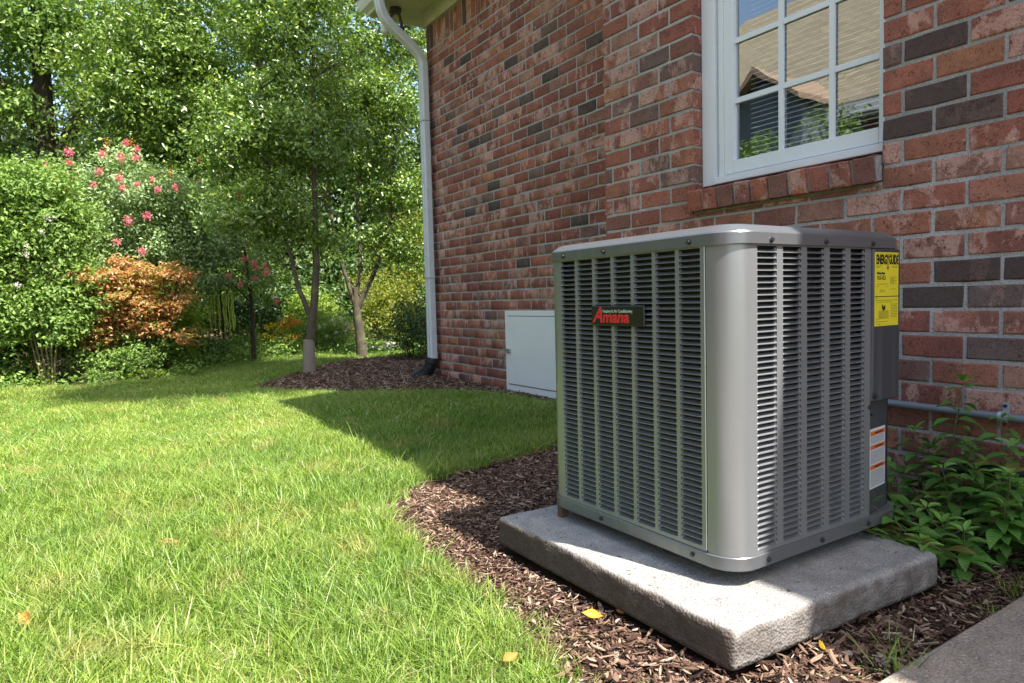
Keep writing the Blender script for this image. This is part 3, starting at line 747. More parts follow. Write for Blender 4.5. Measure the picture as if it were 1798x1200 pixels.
for ci, (a, b) in enumerate(colL):
    for i in range(NR):
        if ci == 6 and i >= NR-42:
            o = bpy.data.objects.new('louver', lmL); COL.objects.link(o); o.parent = lp; o.location = (a, AY0, HB+i*PIT)
        else: mb.add([(a+x, AY0+y, HB+i*PIT+z) for x, y, z in lv], lf)
me = mb.mesh('louver'); lo_ = link('louver', me, m_ac, lp); lo_['kind'] = 'stuff'
# screws
def screw(p, nrm, r=.0042):
    p = Vector(p); nrm = Vector(nrm); mb = MB().tube([p, p+nrm*.002], r*1.45, 12); mb.tube([p+nrm*.002, p+nrm*.0062], r, 6); return ap(mb.obj('screw', m_screw))
for x in (-1.465, -1.30, -1.02): screw((x, AY0-.006, CAM_Z+.115), (0, -1, 0))
for y in (1.235, 1.43, 1.622): screw((AX1+.006, y, CAM_Z+.113), (1, 0, 0))
for x in (-1.33, -1.02): screw((x, AY0-.0045, zb-.014), (0, -1, 0))
for y in (1.225, 1.42, 1.612): screw((AX1+.0045, y, zb-.014), (1, 0, 0))
screw((-.9045, 1.634, CAM_Z-.258), (1, 0, 0), .005); screw((-.914, 1.634, CAM_Z-.305), (1, 0, 0), .003); screw((-.9105, 1.622, CAM_Z-.285), (1, 0, 0), .004)
# copper-coloured foot at the rear left corner
ap(MB().box(-1.535, -1.515, AY0+.006, AY0+.03, pz1-.002, zb-.028).obj('foot', simple_mat('rusty_foot', (.13, .07, .045), .8)))
for x, y in ((-1.06, 1.30), (-1.06, 1.60), (-1.45, 1.60)): ap(MB().box(x-.025, x+.025, y-.025, y+.025, pz1-.002, zb-.0285).obj('foot', m_hole))

def text_mesh(name, body, size, mat, parent, loc, rot, shear=0., offset=0., extrude=.0004, sx=1., align='LEFT'):
    cu = bpy.data.curves.new(name, 'FONT'); cu.body = body; cu.size = size; cu.shear = shear; cu.offset = offset; cu.extrude = extrude; cu.align_x = align; cu.resolution_u = 4
    tmp = bpy.data.objects.new('tmp', cu); COL.objects.link(tmp); dg = bpy.context.evaluated_depsgraph_get(); dg.update()
    me = bpy.data.meshes.new_from_object(tmp.evaluated_get(dg)); bpy.data.objects.remove(tmp)
    o = bpy.data.objects.new(name, me); COL.objects.link(o); me.materials.clear(); me.materials.append(mat)
    o.parent = parent; o.location = loc; o.rotation_euler = rot; o.scale = (sx, 1, 1); return o
# badge
m_badge = simple_mat('badge_black', (.012, .013, .012), .3); m_red = simple_mat('badge_red', (.62, .022, .03), .35, .02); m_cream2 = simple_mat('badge_cream', (.42, .50, .38), .4)
bd = ap(MB().box(-1.352, -1.160, AY0-.0075, AY0-.001, CAM_Z-.0705, CAM_Z-.0195).obj('badge', m_badge)); bevel(bd, .005, 3)
ry = AY0-.0079
rot = (math.pi/2, 0, 0)
text_mesh('lettering', 'A', .054, m_red, bd, (-1.344, ry, CAM_Z-.0610), rot, .34, .0014, sx=.98)
text_mesh('lettering', 'mana', .0400, m_red, bd, (-1.3075, ry, CAM_Z-.0610), rot, .15, .0012, sx=1.14)
text_mesh('lettering', 'Heating & Air Conditioning', .0108, m_cream2, bd, (-1.306, ry, CAM_Z-.0372), rot, 0, .00015, sx=.90)
# yellow energy label on the electrical cover
m_yel = simple_mat('label_yellow', (.72, .60, .025), .5, .02); m_ink = simple_mat('label_ink', (.012, .012, .01), .6); m_paper = simple_mat('label_paper', (.60, .63, .65), .55, .03, 30); m_or = simple_mat('label_orange', (.62, .13, .02), .55, .03)
LX = -.9040
yl = ap(MB().box(LX-.0004, LX, 1.6325, 1.7405, CAM_Z-.087, CAM_Z+.094).obj('energy_label', m_yel))
r2 = (math.pi/2, 0, math.pi/2); E_ = LX+.0004
text_mesh('lettering', 'ENERG', .031, m_ink, yl, (E_, 1.6385, CAM_Z+.0655), r2, 0, .0012, .0002, sx=.50)
text_mesh('lettering', 'Y', .031, m_ink, yl, (E_, 1.6865, CAM_Z+.0655), r2, 0, .0012, .0002, sx=.45)
text_mesh('lettering', 'GUIDE', .031, m_ink, yl, (E_, 1.6955, CAM_Z+.0655), r2, 0, .0012, .0002, sx=.47)
arrow = MB().extrude([(1.6895, CAM_Z+.067), (1.6925, CAM_Z+.067), (1.6925, CAM_Z+.058), (1.6955, CAM_Z+.058), (1.691, CAM_Z+.050), (1.6865, CAM_Z+.058), (1.6895, CAM_Z+.058)], 0, LX+.0001, E_); arrow.obj('arrow', m_ink, yl)
text_mesh('lettering', 'Efficiency Rating', .0075, m_ink, yl, (E_, 1.6420, CAM_Z+.0405), r2, 0, .0002, .0002, sx=.72)
text_mesh('lettering', '14.5-15.1', .0145, m_ink, yl, (E_, 1.6420, CAM_Z+.0270), r2, 0, .0003, .0002, sx=.72)
MB().box(LX+.0001, E_, 1.6335, 1.7395, CAM_Z-.0155, CAM_Z-.0135).obj('rule', m_ink, yl)
def print_lines(parent, x, rows, mat, ys=(1.636, 1.737), h=.0009):
    mb = MB(); rn = random.Random(5)
    for z, a, b in rows:
        y = a
        while y < b:
            wd = rn.uniform(.002, .008); mb.box(x+.0001, x+.0003, y, min(y+wd, b), z-h/2, z+h/2); y += wd+rn.uniform(.0007, .0016)
    o = mb.obj('small_print', mat, parent); o['kind'] = 'stuff'; return o
rows = [(CAM_Z+.0895, 1.640, 1.735), (CAM_Z+.060, 1.640, 1.662), (CAM_Z+.057, 1.640, 1.652), (CAM_Z+.060, 1.705, 1.736), (CAM_Z+.057, 1.712, 1.736)]
rows += [(CAM_Z+.033-.0028*i, 1.702, 1.702+.030-(i % 3)*.006) for i in range(7)]+[(CAM_Z+.016, 1.641, 1.693), (CAM_Z+.010, 1.641, 1.652), (CAM_Z+.010, 1.684, 1.693), (CAM_Z+.0035, 1.703, 1.728), (CAM_Z+.001, 1.655, 1.678), (CAM_Z-.003, 1.655, 1.680)]
rows += [(CAM_Z-.0195, 1.637, 1.648), (CAM_Z-.024, 1.637, 1.735), (CAM_Z-.0285, 1.640, 1.672), (CAM_Z-.0285, 1.678, 1.712)]+[(CAM_Z-.050-.0026*i, 1.650, 1.696) for i in range(8)]+[(CAM_Z-.034-.004*i, 1.705, 1.735) for i in range(9)]
rows += [(CAM_Z-.071, 1.637, 1.652), (CAM_Z-.0765, 1.640, 1.690), (CAM_Z-.0825, 1.640, 1.662)]
print_lines(yl, LX, rows, m_ink)
mp = MB().extrude([(1.664, CAM_Z-.036), (1.668, CAM_Z-.034), (1.672, CAM_Z-.040), (1.680, CAM_Z-.035), (1.681, CAM_Z-.045), (1.672, CAM_Z-.050), (1.666, CAM_Z-.045)], 0, LX+.0001, LX+.0003); mp.obj('emblem', m_ink, yl)
# white warning label on the lower service panel (on the slanted face)
def on_low(y, z, out=.0004):
    t_ = (y-1.6262)/(1.744-1.6262); return (-.916-(.016)*t_+out, y+out*.2, z)
def slab_low(y0, y1, z0, z1, o0, o1):
    vs = [on_low(y, z, o) for o in (o0, o1) for y, z in ((y0, z0), (y1, z0), (y1, z1), (y0, z1))]
    return MB().add(vs, [(0, 1, 2, 3), (7, 6, 5, 4), (0, 4, 5, 1), (1, 5, 6, 2), (2, 6, 7, 3), (3, 7, 4, 0)])
LZ1, LZ0 = CAM_Z-.345, CAM_Z-.497
wl_ = ap(slab_low(1.640, 1.732, LZ0, LZ1, 0, .0006).obj('warning_label', m_paper))
for z in (LZ1-.012, LZ1-.047, LZ1-.098): slab_low(1.642, 1.730, z-.0055, z+.0055, .0007, .0009).obj('orange_band', m_or, wl_)
mb = MB(); rn = random.Random(9)
for z0_, z1_ in ((LZ1-.018, LZ1-.040), (LZ1-.054, LZ1-.091), (LZ1-.105, LZ0+.003)):
    z = z0_-.002
    while z > z1_:
        y = 1.644
        while y < 1.724:
            w_ = rn.uniform(.002, .008); s_ = slab_low(y, min(y+w_, 1.728), z-.0005, z+.0005, .0007, .0009); mb.add(s_.v, s_.f); y += w_+rn.uniform(.0008, .0015)
        z -= .0025
o = mb.obj('small_print', simple_mat('grey_ink', (.12, .12, .13), .6), wl_); o['kind'] = 'stuff'
mb = MB()
for z in (LZ1-.012, LZ1-.047, LZ1-.098):
    y = 1.668
    while y < 1.718: s_ = slab_low(y, y+.005, z-.0025, z+.0025, .001, .0012); mb.add(s_.v, s_.f); y += .0072
o = mb.obj('small_print', m_ink, wl_); o['kind'] = 'stuff'
bpy.context.view_layer.update()

# ------------------------------------------------------------------ vegetation
def unit(v): return v/np.maximum(np.linalg.norm(v, axis=-1, keepdims=True), 1e-9)
def leaf_cloud(P, size, up=.5, wid=.5, seed=1, outward=None, drop=0.):
    """one folded two-triangle leaf per point; returns V, F, rnd"""
    g = np.random.default_rng(seed); n = len(P); P = np.asarray(P)
    nr = g.normal(size=(n, 3)); nr[:, 2] += up*1.6
    if outward is not None: nr += outward*.8
    nr = unit(nr); d = g.normal(size=(n, 3)); d[:, 2] -= drop; d = unit(d-nr*np.sum(d*nr, 1, keepdims=True)); w = np.cross(nr, d)
    s = (size*g.uniform(.6, 1.25, n))[:, None]
    fold = nr*s*.14
    a = P-d*s*.5; tip = P+d*s*.5-nr*s*.08; l = P+w*s*wid*.5+fold; r = P-w*s*wid*.5+fold
    V = np.stack([a, l, tip, r], 1).reshape(-1, 3); b = np.arange(n)*4
    F = np.concatenate([np.stack([b, b+2, b+1], 1), np.stack([b, b+3, b+2], 1)])
    rnd = np.repeat(np.clip(g.normal(.5, .22, n), 0, 1), 4)
    return V, F, rnd
DENS = 1.35
def ragged(seed, n, lo, hi, r0, r1, per):
    rn = random.Random(seed); out = []
    for i in range(n):
        c = [rn.uniform(a, b) for a, b in zip(lo, hi)]; r = rn.uniform(r0, r1); out.append((*c, r*rn.uniform(.8, 1.3), r*rn.uniform(.8, 1.4), r*rn.uniform(.45, .9), int(per*(r/r1)**2)))
    return out
def clumps(blobs, per, sig, seed, shell=2.0, flat=.6):
    """leaf points: clumps spread in ellipsoids, biased to the outside"""
    g = np.random.default_rng(seed); out = []; outw = []; cs = []
    for (cx, cy, cz, rx, ry, rz, n) in blobs:
        m = max(1, int(n*DENS)//per); d = unit(g.normal(size=(m, 3))); rr = g.uniform(0, 1, m)**(1/shell)
        c = np.array([cx, cy, cz])+d*rr[:, None]*np.array([rx, ry, rz])*(1+.18*np.sin(5*d[:, :1]+seed)*np.cos(4*d[:, 2:3])); cs.append(c)
        k = g.poisson(per, m); idx = np.repeat(np.arange(m), k); sg = sig*g.uniform(.55, 1.5, m)
        q = g.normal(size=(len(idx), 3))*sg[idx][:, None]; q[:, 2] *= flat
        out.append(c[idx]+q); outw.append(d[idx])
    return np.concatenate(out), np.concatenate(outw), np.concatenate(cs)
def crown(name, blobs, size, mat, parent, seed, per=60, sig=.10, shell=2.0, up=.5, wid=.5, flat=.6, drop=0., zmin=.02):
    P, o, cs = clumps(blobs, per, sig, seed, shell, flat); k = P[:, 2] > zmin; P, o = P[k], o[k]
    V, F, r = leaf_cloud(P, size, up, wid, seed+1, o, drop)
    ob = link(name, np_mesh(name, V, F, r), mat, parent); return ob, cs
def wob(a, b, n, amp, seed):
    rn = random.Random(seed); a, b = Vector(a), Vector(b); pts = []
    ph = [rn.uniform(0, 6.28) for _ in range(4)]
    for i in range(n+1):
        t = i/n; p = a.lerp(b, t); e = amp*math.sin(math.pi*t) if False else amp*min(1, 3*t)
        pts.append(p+Vector((e*math.sin(ph[0]+t*5), e*math.sin(ph[1]+t*4.3), 0)))
    return pts
def limb(mb, a, b, r0, r1, seed, n=7, amp=.04, sides=8):
    pts = wob(a, b, n, amp, seed); pts[0] = Vector(a); mb.tube(pts, [r0+(r1-r0)*i/n for i in range(n+1)], sides); return pts
m_bark = bark_mat('grey_bark', (.05, .042, .032), (.15, .125, .085), (.17, .16, .08)); m_barkp = bark_mat('pale_bark', (.20, .165, .135), (.34, .29, .24), (.28, .24, .19)); m_barks = bark_mat('yellow_brown_bark', (.09, .075, .035), (.22, .19, .10))
m_barkd = bark_mat('dark_bark', (.03, .024, .018), (.08, .06, .045))
G1 = [(0, (0.070, 0.125, 0.025)), (.45, (0.148, 0.243, 0.043)), (.8, (0.248, 0.353, 0.065)), (.955, (0.357, 0.441, 0.086)), (1, (0.495, 0.585, 0.086))]
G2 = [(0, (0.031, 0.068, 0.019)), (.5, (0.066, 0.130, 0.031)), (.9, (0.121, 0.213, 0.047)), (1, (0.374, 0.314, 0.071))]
G3 = [(0, (0.095, 0.171, 0.041)), (.5, (0.189, 0.298, 0.066)), (1, (0.297, 0.412, 0.103))]
G4 = [(0, (0.137, 0.207, 0.089)), (.5, (0.258, 0.368, 0.148)), (1, (0.395, 0.512, 0.237))]
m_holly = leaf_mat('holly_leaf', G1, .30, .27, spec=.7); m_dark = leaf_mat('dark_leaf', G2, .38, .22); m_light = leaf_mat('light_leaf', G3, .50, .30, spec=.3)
m_pale = leaf_mat('pale_leaf', G4, .42, .28); m_yel_l = leaf_mat('yellow_leaf', [(0, (.14, .19, .03)), (.6, (.27, .30, .05)), (1, (.42, .33, .06))], .5, .45)
m_maple = leaf_mat('maple_leaf', [(0, (.34, .10, .05)), (.35, (.52, .21, .09)), (.55, (.62, .35, .17)), (.66, (.40, .38, .11)), (.80, (.19, .28, .06)), (1, (.20, .27, .06))], .5, .42)
m_lime = leaf_mat('lime_leaf', [(0, (.15, .25, .04)), (1, (.38, .46, .08))], .45, .45)
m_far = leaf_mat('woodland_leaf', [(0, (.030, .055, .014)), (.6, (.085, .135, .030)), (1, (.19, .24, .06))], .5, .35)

def gzf(x, y): return float(gz(x, y))
def tree(name, label, cat, base, stems, blobs, size, mleaf, mbark, seed, per=60, sig=.1, shell=2., group=None, limbs=40, r0=.05, upk=.5, wid=.5, flat=.6, drop=0., limb_r=.012):
    root = tag(empty(name, (base[0], base[1], gzf(base[0], base[1]))), label, cat, group)
    inv = Matrix.Translation(-Vector(root.location))
    def P(o): o.parent = root; o.matrix_parent_inverse = inv; return o
    c_, cs = crown('crown', blobs, size, mleaf, None, seed, per, sig, shell, upk, wid, flat, drop); P(c_)
    mb = MB(); tops = []
    for i, st in enumerate(stems):
        pts = [Vector(p) for p in st['p']]; fine = []
        for a, b in zip(pts[:-1], pts[1:]):
            for k in range(4): fine.append(a.lerp(b, k/4)+Vector((R.uniform(-.006, .006), R.uniform(-.006, .006), 0)))
        fine.append(pts[-1]); m = len(fine); ra, rb = st['r']
        mb.tube(fine, [ra+(rb-ra)*k/(m-1) for k in range(m)], 10); tops += fine[m//3:]
    P(mb.obj('trunk', mbark, None, 60))
    if limbs and tops:
        rn = random.Random(seed); mb = MB(); cl = cs[np.random.default_rng(seed).choice(len(cs), min(limbs, len(cs)), replace=False)]
        for i, c in enumerate(cl):
            c = Vector(c); low = [t_ for t_ in tops if t_.z < c.z+.1] or tops
            s_ = min(low, key=lambda t_: (t_-c).length+rn.uniform(0, .4)); limb(mb, s_, c, limb_r, limb_r*.3, seed+i, 5, .03, 5)
        P(mb.obj('branches', mbark, None, 60))
    return root
# the slim pale-footed tree in the mulch island
t1 = (-7.20, 2.04, .02)
tree('holly_tree', 'slim tree with a pale smooth foot, nearest in the mulch island', 'tree', t1,
     [dict(p=[(-7.20, 2.04, .0), (-7.19, 2.045, .30), (-7.175, 2.09, .62), (-7.17, 2.15, 1.05), (-7.18, 2.17, 1.6), (-7.16, 2.18, 2.4), (-7.17, 2.22, 3.4), (-7.15, 2.2, 4.5)], r=(.060, .010)),
      dict(p=[(-7.19, 2.07, .66), (-7.22, 1.97, .95), (-7.25, 1.90, 1.35), (-7.30, 1.80, 1.7), (-7.32, 1.72, 2.4), (-7.3, 1.7, 3.2)], r=(.030, .006))],
     ragged(1, 46, (-7.6, 1.30, 1.55), (-6.95, 2.72, 4.9), .16, .46, 1050)+[(-7.2, 2.1, 3.6, .5, .5, 1.3, 3500), (-7.05, 2.30, 1.42, .25, .28, .12, 420), (-7.25, 1.75, 1.55, .25, .3, .14, 500)],
     .054, m_holly, m_bark, 21, per=26, sig=.075, shell=1.8, limbs=60, upk=.25)
# pale lower foot sleeve of that tree
o = MB().tube([(-7.201, 2.04, .0), (-7.195, 2.042, .12), (-7.19, 2.045, .25), (-7.187, 2.05, .40)], [.074, .068, .065, .059], 14).obj('lower_trunk', m_barkp, None, 60)
tr1 = bpy.data.objects['holly_tree']; o.parent = tr1; o.matrix_parent_inverse = Matrix.Translation(-Vector(tr1.location)); o['label'] = 'pale smooth foot of the trunk'
tree('holly_tree', 'multi-stemmed tree with mossy forked trunk, farther back in the mulch island', 'tree', (-9.11, 3.34, .02),
     [dict(p=[(-9.11, 3.34, 0), (-9.12, 3.32, .35), (-9.14, 3.29, .7), (-9.13, 3.27, 1.0)], r=(.085, .045)),
      dict(p=[(-9.13, 3.27, .75), (-9.15, 3.14, 1.2), (-9.2, 3.02, 1.8), (-9.2, 2.95, 2.8), (-9.2, 2.9, 4.2)], r=(.034, .010)),
      dict(p=[(-9.13, 3.28, .8), (-9.10, 3.36, 1.3), (-9.1, 3.35, 2.2), (-9.0, 3.4, 3.6), (-9.0, 3.4, 4.6)], r=(.034, .010)),
      dict(p=[(-9.13, 3.30, .7), (-9.02, 3.5, 1.15), (-8.9, 3.72, 1.7), (-8.85, 3.8, 2.6), (-8.85, 3.85, 3.8)], r=(.04, .01))],
     ragged(2, 50, (-9.5, 2.75, 1.55), (-8.6, 4.25, 5.4), .2, .5, 850)+[(-9.0, 3.5, 3.4, .6, .7, 1.5, 4500), (-8.9, 3.9, 1.5, .45, .45, .35, 1500)],
     .060, m_holly, m_bark, 33, per=26, sig=.085, shell=1.9, limbs=60, upk=.25)
# big glossy holly
tree('holly_tree', 'broad tall glossy holly behind the pink flowering shrub', 'tree', (-10.6, 1.4, .02),
     [dict(p=[(-10.6, 1.4, 0), (-10.55, 1.4, 1.2), (-10.6, 1.35, 2.8), (-10.6, 1.4, 4.6)], r=(.11, .03))],
     ragged(3, 80, (-11.1, .35, 1.1), (-9.9, 2.6, 5.6), .28, .68, 1000)+[(-10.7, 1.4, 3.2, .8, .9, 1.9, 7000)],
     .068, m_holly, m_barkd, 45, per=28, sig=.10, shell=2.6, limbs=30, upk=.25)
# tall deciduous trees behind on the left
tree('tall_tree', 'tall tree with an ivy-covered trunk at the far left', 'tree', (-14.2, -.45, .1),
     [dict(p=[(-14.2, -.45, 0), (-14.1, -.4, 2), (-14.1, -.3, 4.2), (-14.0, -.25, 7)], r=(.24, .10)), dict(p=[(-14.1, -.3, 3.2), (-13.9, .5, 4.6), (-13.7, 1.4, 6.2)], r=(.12, .04)), dict(p=[(-14.1, -.35, 3.8), (-14.0, -1.2, 5.0), (-13.8, -2.2, 6.2)], r=(.10, .04))],
     [(-13.9, .1, 5.6, 2.0, 2.2, 1.0, 8500), (-13.6, -1.6, 5.2, 1.5, 1.5, .9, 4500), (-13.6, 1.3, 4.6, 1.4, 1.2, .8, 4200), (-14.0, 0, 7.2, 2.6, 2.8, 1.4, 9000), (-15.0, 1.6, 3.4, 1.2, 1.6, 1.0, 3500), (-15.2, -1.6, 3.0, 1.2, 1.6, 1.0, 3500), (-13.5, -.9, 4.0, .7, .8, .35, 1100)],
     .10, m_light, m_barkd, 52, per=34, sig=.16, shell=1.8, limbs=50, limb_r=.02)
iv = leaf_cloud(np.array([[-14.12+.27*math.cos(a), -.38+.27*math.sin(a), z] for a, z in zip(rng.uniform(0, 6.28, 3000), np.concatenate([rng.uniform(.2, 3.4, 1800), rng.normal(2.9, .35, 1200)]))])+rng.normal(0, .06, (3000, 3)), .075, .2, .9, 3)
tall_o = [o for o in bpy.data.objects if o.name.startswith('tall_tree')][0]
o = link('ivy', np_mesh('ivy', *iv), m_pale, tall_o); o.matrix_parent_inverse = Matrix.Translation(-Vector(tall_o.location))

# dense woodland behind: individually built trees, darker
bgt = [(-17.5, -3.6, 1.8, 4.6, 0, 'behind the white flowering shrub at the far left'), (-18.5, -.9, 1.9, 4.4, 1, 'in the dark gap behind the ivy-covered trunk'), (-19.0, 2.0, 1.8, 5.2, 0, 'directly behind the broad glossy holly'), (-18.5, 4.6, 1.8, 4.6, 1, 'seen between the broad holly and the pale-footed tree'), (-17.5, 6.8, 1.7, 5.0, 0, 'behind the forked mossy trunk'), (-16.8, 9.3, 1.8, 4.8, 1, 'nearest the house corner in the back row')]
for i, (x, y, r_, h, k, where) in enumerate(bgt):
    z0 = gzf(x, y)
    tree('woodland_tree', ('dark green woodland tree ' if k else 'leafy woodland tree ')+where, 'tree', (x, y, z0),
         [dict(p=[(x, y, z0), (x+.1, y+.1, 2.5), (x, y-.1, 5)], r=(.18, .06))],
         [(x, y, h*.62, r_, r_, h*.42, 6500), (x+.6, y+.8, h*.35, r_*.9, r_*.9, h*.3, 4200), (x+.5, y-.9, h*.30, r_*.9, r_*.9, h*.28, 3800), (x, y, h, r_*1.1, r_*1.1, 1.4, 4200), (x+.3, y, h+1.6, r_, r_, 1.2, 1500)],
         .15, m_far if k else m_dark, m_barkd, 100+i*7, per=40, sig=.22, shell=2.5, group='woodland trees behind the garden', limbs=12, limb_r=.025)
# far wood that reads as one mass
g_ = np.random.default_rng(5); n = 26000
ya = g_.uniform(-22, 30, n); xa = -24-g_.uniform(0, 5, n)-.02*(ya-4)**2*.4; za = g_.uniform(.2, 1, n)**.8*(5.8+1.3*np.sin(ya*.9)+.9*np.sin(ya*2.3+1))
V_, F_, r_ = leaf_cloud(np.stack([xa, ya, za], 1), .30, .5, .7, 77)
tag(link('distant_wood', np_mesh('distant_wood', V_, F_, r_), m_far), 'dark mass of woodland far behind the garden trees', kind='stuff')

# crape myrtle with pink flower heads
def flower_heads(parent, spots, mat, size, seed, n=70, rad=.055, name='flower_head', petal=.022):
    g = np.random.default_rng(seed)
    for i, (x, y, z) in enumerate(spots):
        k = g.uniform(.7, 1.25); P = g.normal(size=(n, 3))*np.array([rad, rad, rad*1.15])*k*.6+np.array([x, y, z])
        V, F, r = leaf_cloud(P, petal, .3, .9, seed+i); o = link(name, np_mesh(name, V, F, r), mat, parent); o.matrix_parent_inverse = Matrix.Translation(-Vector(parent.location))
m_pink = leaf_mat('pink_petal', [(0, (.62, .09, .19)), (.6, (.78, .20, .32)), (1, (.85, .38, .48))], .6, .4)
m_redp = leaf_mat('red_petal', [(0, (.42, .02, .04)), (.6, (.58, .05, .09)), (1, (.62, .16, .12))], .6, .35)
m_whitep = leaf_mat('white_petal', [(0, (.62, .58, .56)), (1, (.80, .72, .74))], .6, .35)
m_yelp = leaf_mat('yellow_petal', [(0, (.62, .40, .02)), (1, (.80, .62, .05))], .6, .35); m_orp = leaf_mat('orange_petal', [(0, (.60, .20, .02)), (1, (.78, .38, .04))], .6, .35)
cm = tree('crape_myrtle', 'crape myrtle covered in pink flower heads above the orange maple', 'shrub', (-9.35, .35, .02),
     [dict(p=[(-9.35, .35, 0), (-9.3, .1, 1.0), (-9.25, -.15, 2.2)], r=(.03, .01)), dict(p=[(-9.35, .35, 0), (-9.3, .5, 1.0), (-9.25, .8, 2.2)], r=(.03, .01)), dict(p=[(-9.35, .35, 0), (-9.35, .35, 1.2), (-9.2, .35, 2.5)], r=(.03, .01))],
     ragged(4, 22, (-9.5, -.5, 1.2), (-8.8, 1.2, 2.3), .18, .40, 750)+[(-9.3, .35, 1.6, .6, .8, .6, 5500), (-9.2, -.1, 2.15, .35, .45, .35, 1700), (-9.2, .8, 2.1, .4, .5, .4, 2000), (-9.2, .5, 2.4, .3, .35, .3, 1200), (-9.3, 1.2, 1.4, .45, .45, .5, 2200)],
     .048, m_pale, m_bark, 61, per=24, sig=.08, shell=2.4, limbs=30)
PINK = [(-8.6, -0.18, 2.29), (-8.6, 0.01, 2.44), (-8.6, 0.01, 2.33), (-8.6, 0.02, 2.18), (-8.6, -0.11, 2.15), (-8.6, -0.02, 2.04), (-8.6, -0.24, 2.05), (-8.59, 0.32, 2.45), (-8.59, 0.49, 2.43), (-8.58, 0.55, 2.59), (-8.58, 0.63, 2.44), (-8.6, 0.28, 2.27), (-8.59, 0.46, 2.21), (-8.59, 0.49, 2.1), (-8.58, 0.63, 2.14), (-8.6, 0.22, 2.12), (-8.56, 0.78, 2.2), (-8.56, 0.83, 2.1), (-8.54, 1.01, 2.13), (-8.33, 0.51, 1.72), (-8.32, 0.69, 1.78), (-8.34, 0.39, 1.49), (-8.33, 0.62, 1.39), (-8.58, 0.65, 2.53)]
RED = [(-9.1, 1.37, 2.58), (-9.09, 1.42, 2.14), (-9.03, 1.78, 2.18), (-9.01, 1.85, 2.18), (-9.1, 1.34, 2.32), (-9.06, 1.59, 2.39), (-9.0, 1.92, 1.78), (-9.11, 1.3, 1.69), (-9.01, 1.85, 1.54)]
PINK2 = [(-8.8, 1.87, 1.3), (-8.8, 1.9, 1.25), (-8.86, 1.58, 1.15), (-8.84, 1.71, 1.04), (-8.77, 2.01, 1.18), (-8.8, 1.88, 1.11), (-8.75, 2.11, 0.82), (-8.82, 1.77, 1.35), (-8.77, 2.01, 1.25)]
WHITE = [(-7.75, -0.24, 1.51), (-7.74, -0.37, 1.39), (-7.74, -0.38, 1.31), (-7.75, -0.19, 1.65), (-7.74, -0.46, 1.02)]
flower_heads(cm, PINK, m_pink, .05, 300, 110, .034, petal=.016)
flower_heads(cm, [(-8.60, .60, 2.60), (-8.60, .36, 2.56), (-8.56, .95, 2.3)], m_orp, .04, 350, 30, .04, 'seed_head', .015)

rs = tree('white_flowering_shrub', 'tall many-stemmed shrub with a few white flowers at the left edge', 'shrub', (-8.15, -.27, .02),
     [dict(p=[(-8.15+.02*i, -.27+.016*(i-3), 0), (-8.17+.03*i, -.27+.045*(i-3.2), .5), (-8.2+.03*i, -.3+.09*(i-3.2), 1.1)], r=(.012, .005)) for i in range(6)],
     ragged(5, 22, (-8.5, -1.2, .9), (-8.0, .1, 2.15), .14, .32, 700)+[(-8.35, -.55, 1.35, .4, .6, .6, 4500), (-8.25, -.15, 1.55, .4, .4, .6, 3800), (-8.3, -.9, 1.9, .5, .5, .5, 3000), (-8.1, .0, .95, .25, .28, .35, 1300), (-8.2, -.35, 2.05, .35, .4, .25, 1300), (-8.4, -1.0, .8, .4, .4, .5, 1800), (-8.15, -.62, .72, .3, .3, .3, 2000), (-8.0, -.12, .62, .2, .22, .2, 900), (-8.1, -.35, .85, .3, .3, .25, 1600)],
     .05, m_light, m_barks, 71, per=24, sig=.07, shell=2.2, limbs=40, limb_r=.008)
flower_heads(rs, WHITE, m_whitep, .03, 400, 26, .026, 'flower', .02)
tree('japanese_maple', 'rounded orange-leaved maple at the edge of the lawn', 'shrub', (-8.28, .60, .02),
     [dict(p=[(-8.28, .60, 0), (-8.27, .57, .2), (-8.30, .60, .5)], r=(.028, .018)), dict(p=[(-8.27, .57, .2), (-8.25, .40, .5), (-8.25, .2, .9)], r=(.016, .006)), dict(p=[(-8.27, .57, .2), (-8.2, .75, .55), (-8.2, .9, .9)], r=(.016, .006))],
     ragged(6, 52, (-8.4, .06, .42), (-8.0, 1.02, 1.18), .07, .19, 330)+[(-8.25, .52, .82, .25, .38, .24, 1600), (-8.2, .42, 1.27, .10, .14, .08, 200), (-8.2, .88, 1.18, .1, .14, .1, 200), (-8.15, .02, .92, .1, .1, .1, 150)],
     .050, m_maple, m_barkd, 83, per=16, sig=.045, shell=1.9, limbs=60, limb_r=.007, wid=.42, flat=.35, upk=.8)
def shrub(name, label, x, y, rx, ry, h, n, size, mat, seed, group=None, per=22, sig=.06, cat='shrub', wid=.5, up=.6):
    z0 = gzf(x, y)
    return tree(name, label, cat, (x, y, z0), [dict(p=[(x+dx, y+dy, z0), (x+dx*3, y+dy*3, z0+h*.5)], r=(.012, .005)) for dx, dy in ((0, 0), (.03, .04), (-.03, -.04), (.02, -.05))],
         [(x, y, z0+h*.52, rx, ry, h*.46, n)], size, mat, m_barkd, seed, per=per, sig=sig, shell=2.4, limbs=14, limb_r=.006, wid=wid, upk=up)
shrub('green_shrub', 'low leafy green shrub under the orange maple', -8.55, .35, .45, .75, .75, 5200, .05, m_light, 91)
shrub('green_shrub', 'yellow-green shrub just right of the orange maple', -8.75, .95, .32, .36, 1.22, 3600, .048, m_lime, 92)
shrub('green_shrub', 'tuft of pale green leaves on the lawn edge below the orange maple', -7.95, .58, .12, .16, .16, 420, .045, m_lime, 93, sig=.03)
shrub('green_shrub', 'low tuft of leaves between the many-stemmed shrub and the maple', -7.82, .12, .13, .2, .17, 420, .04, m_light, 94, sig=.03)
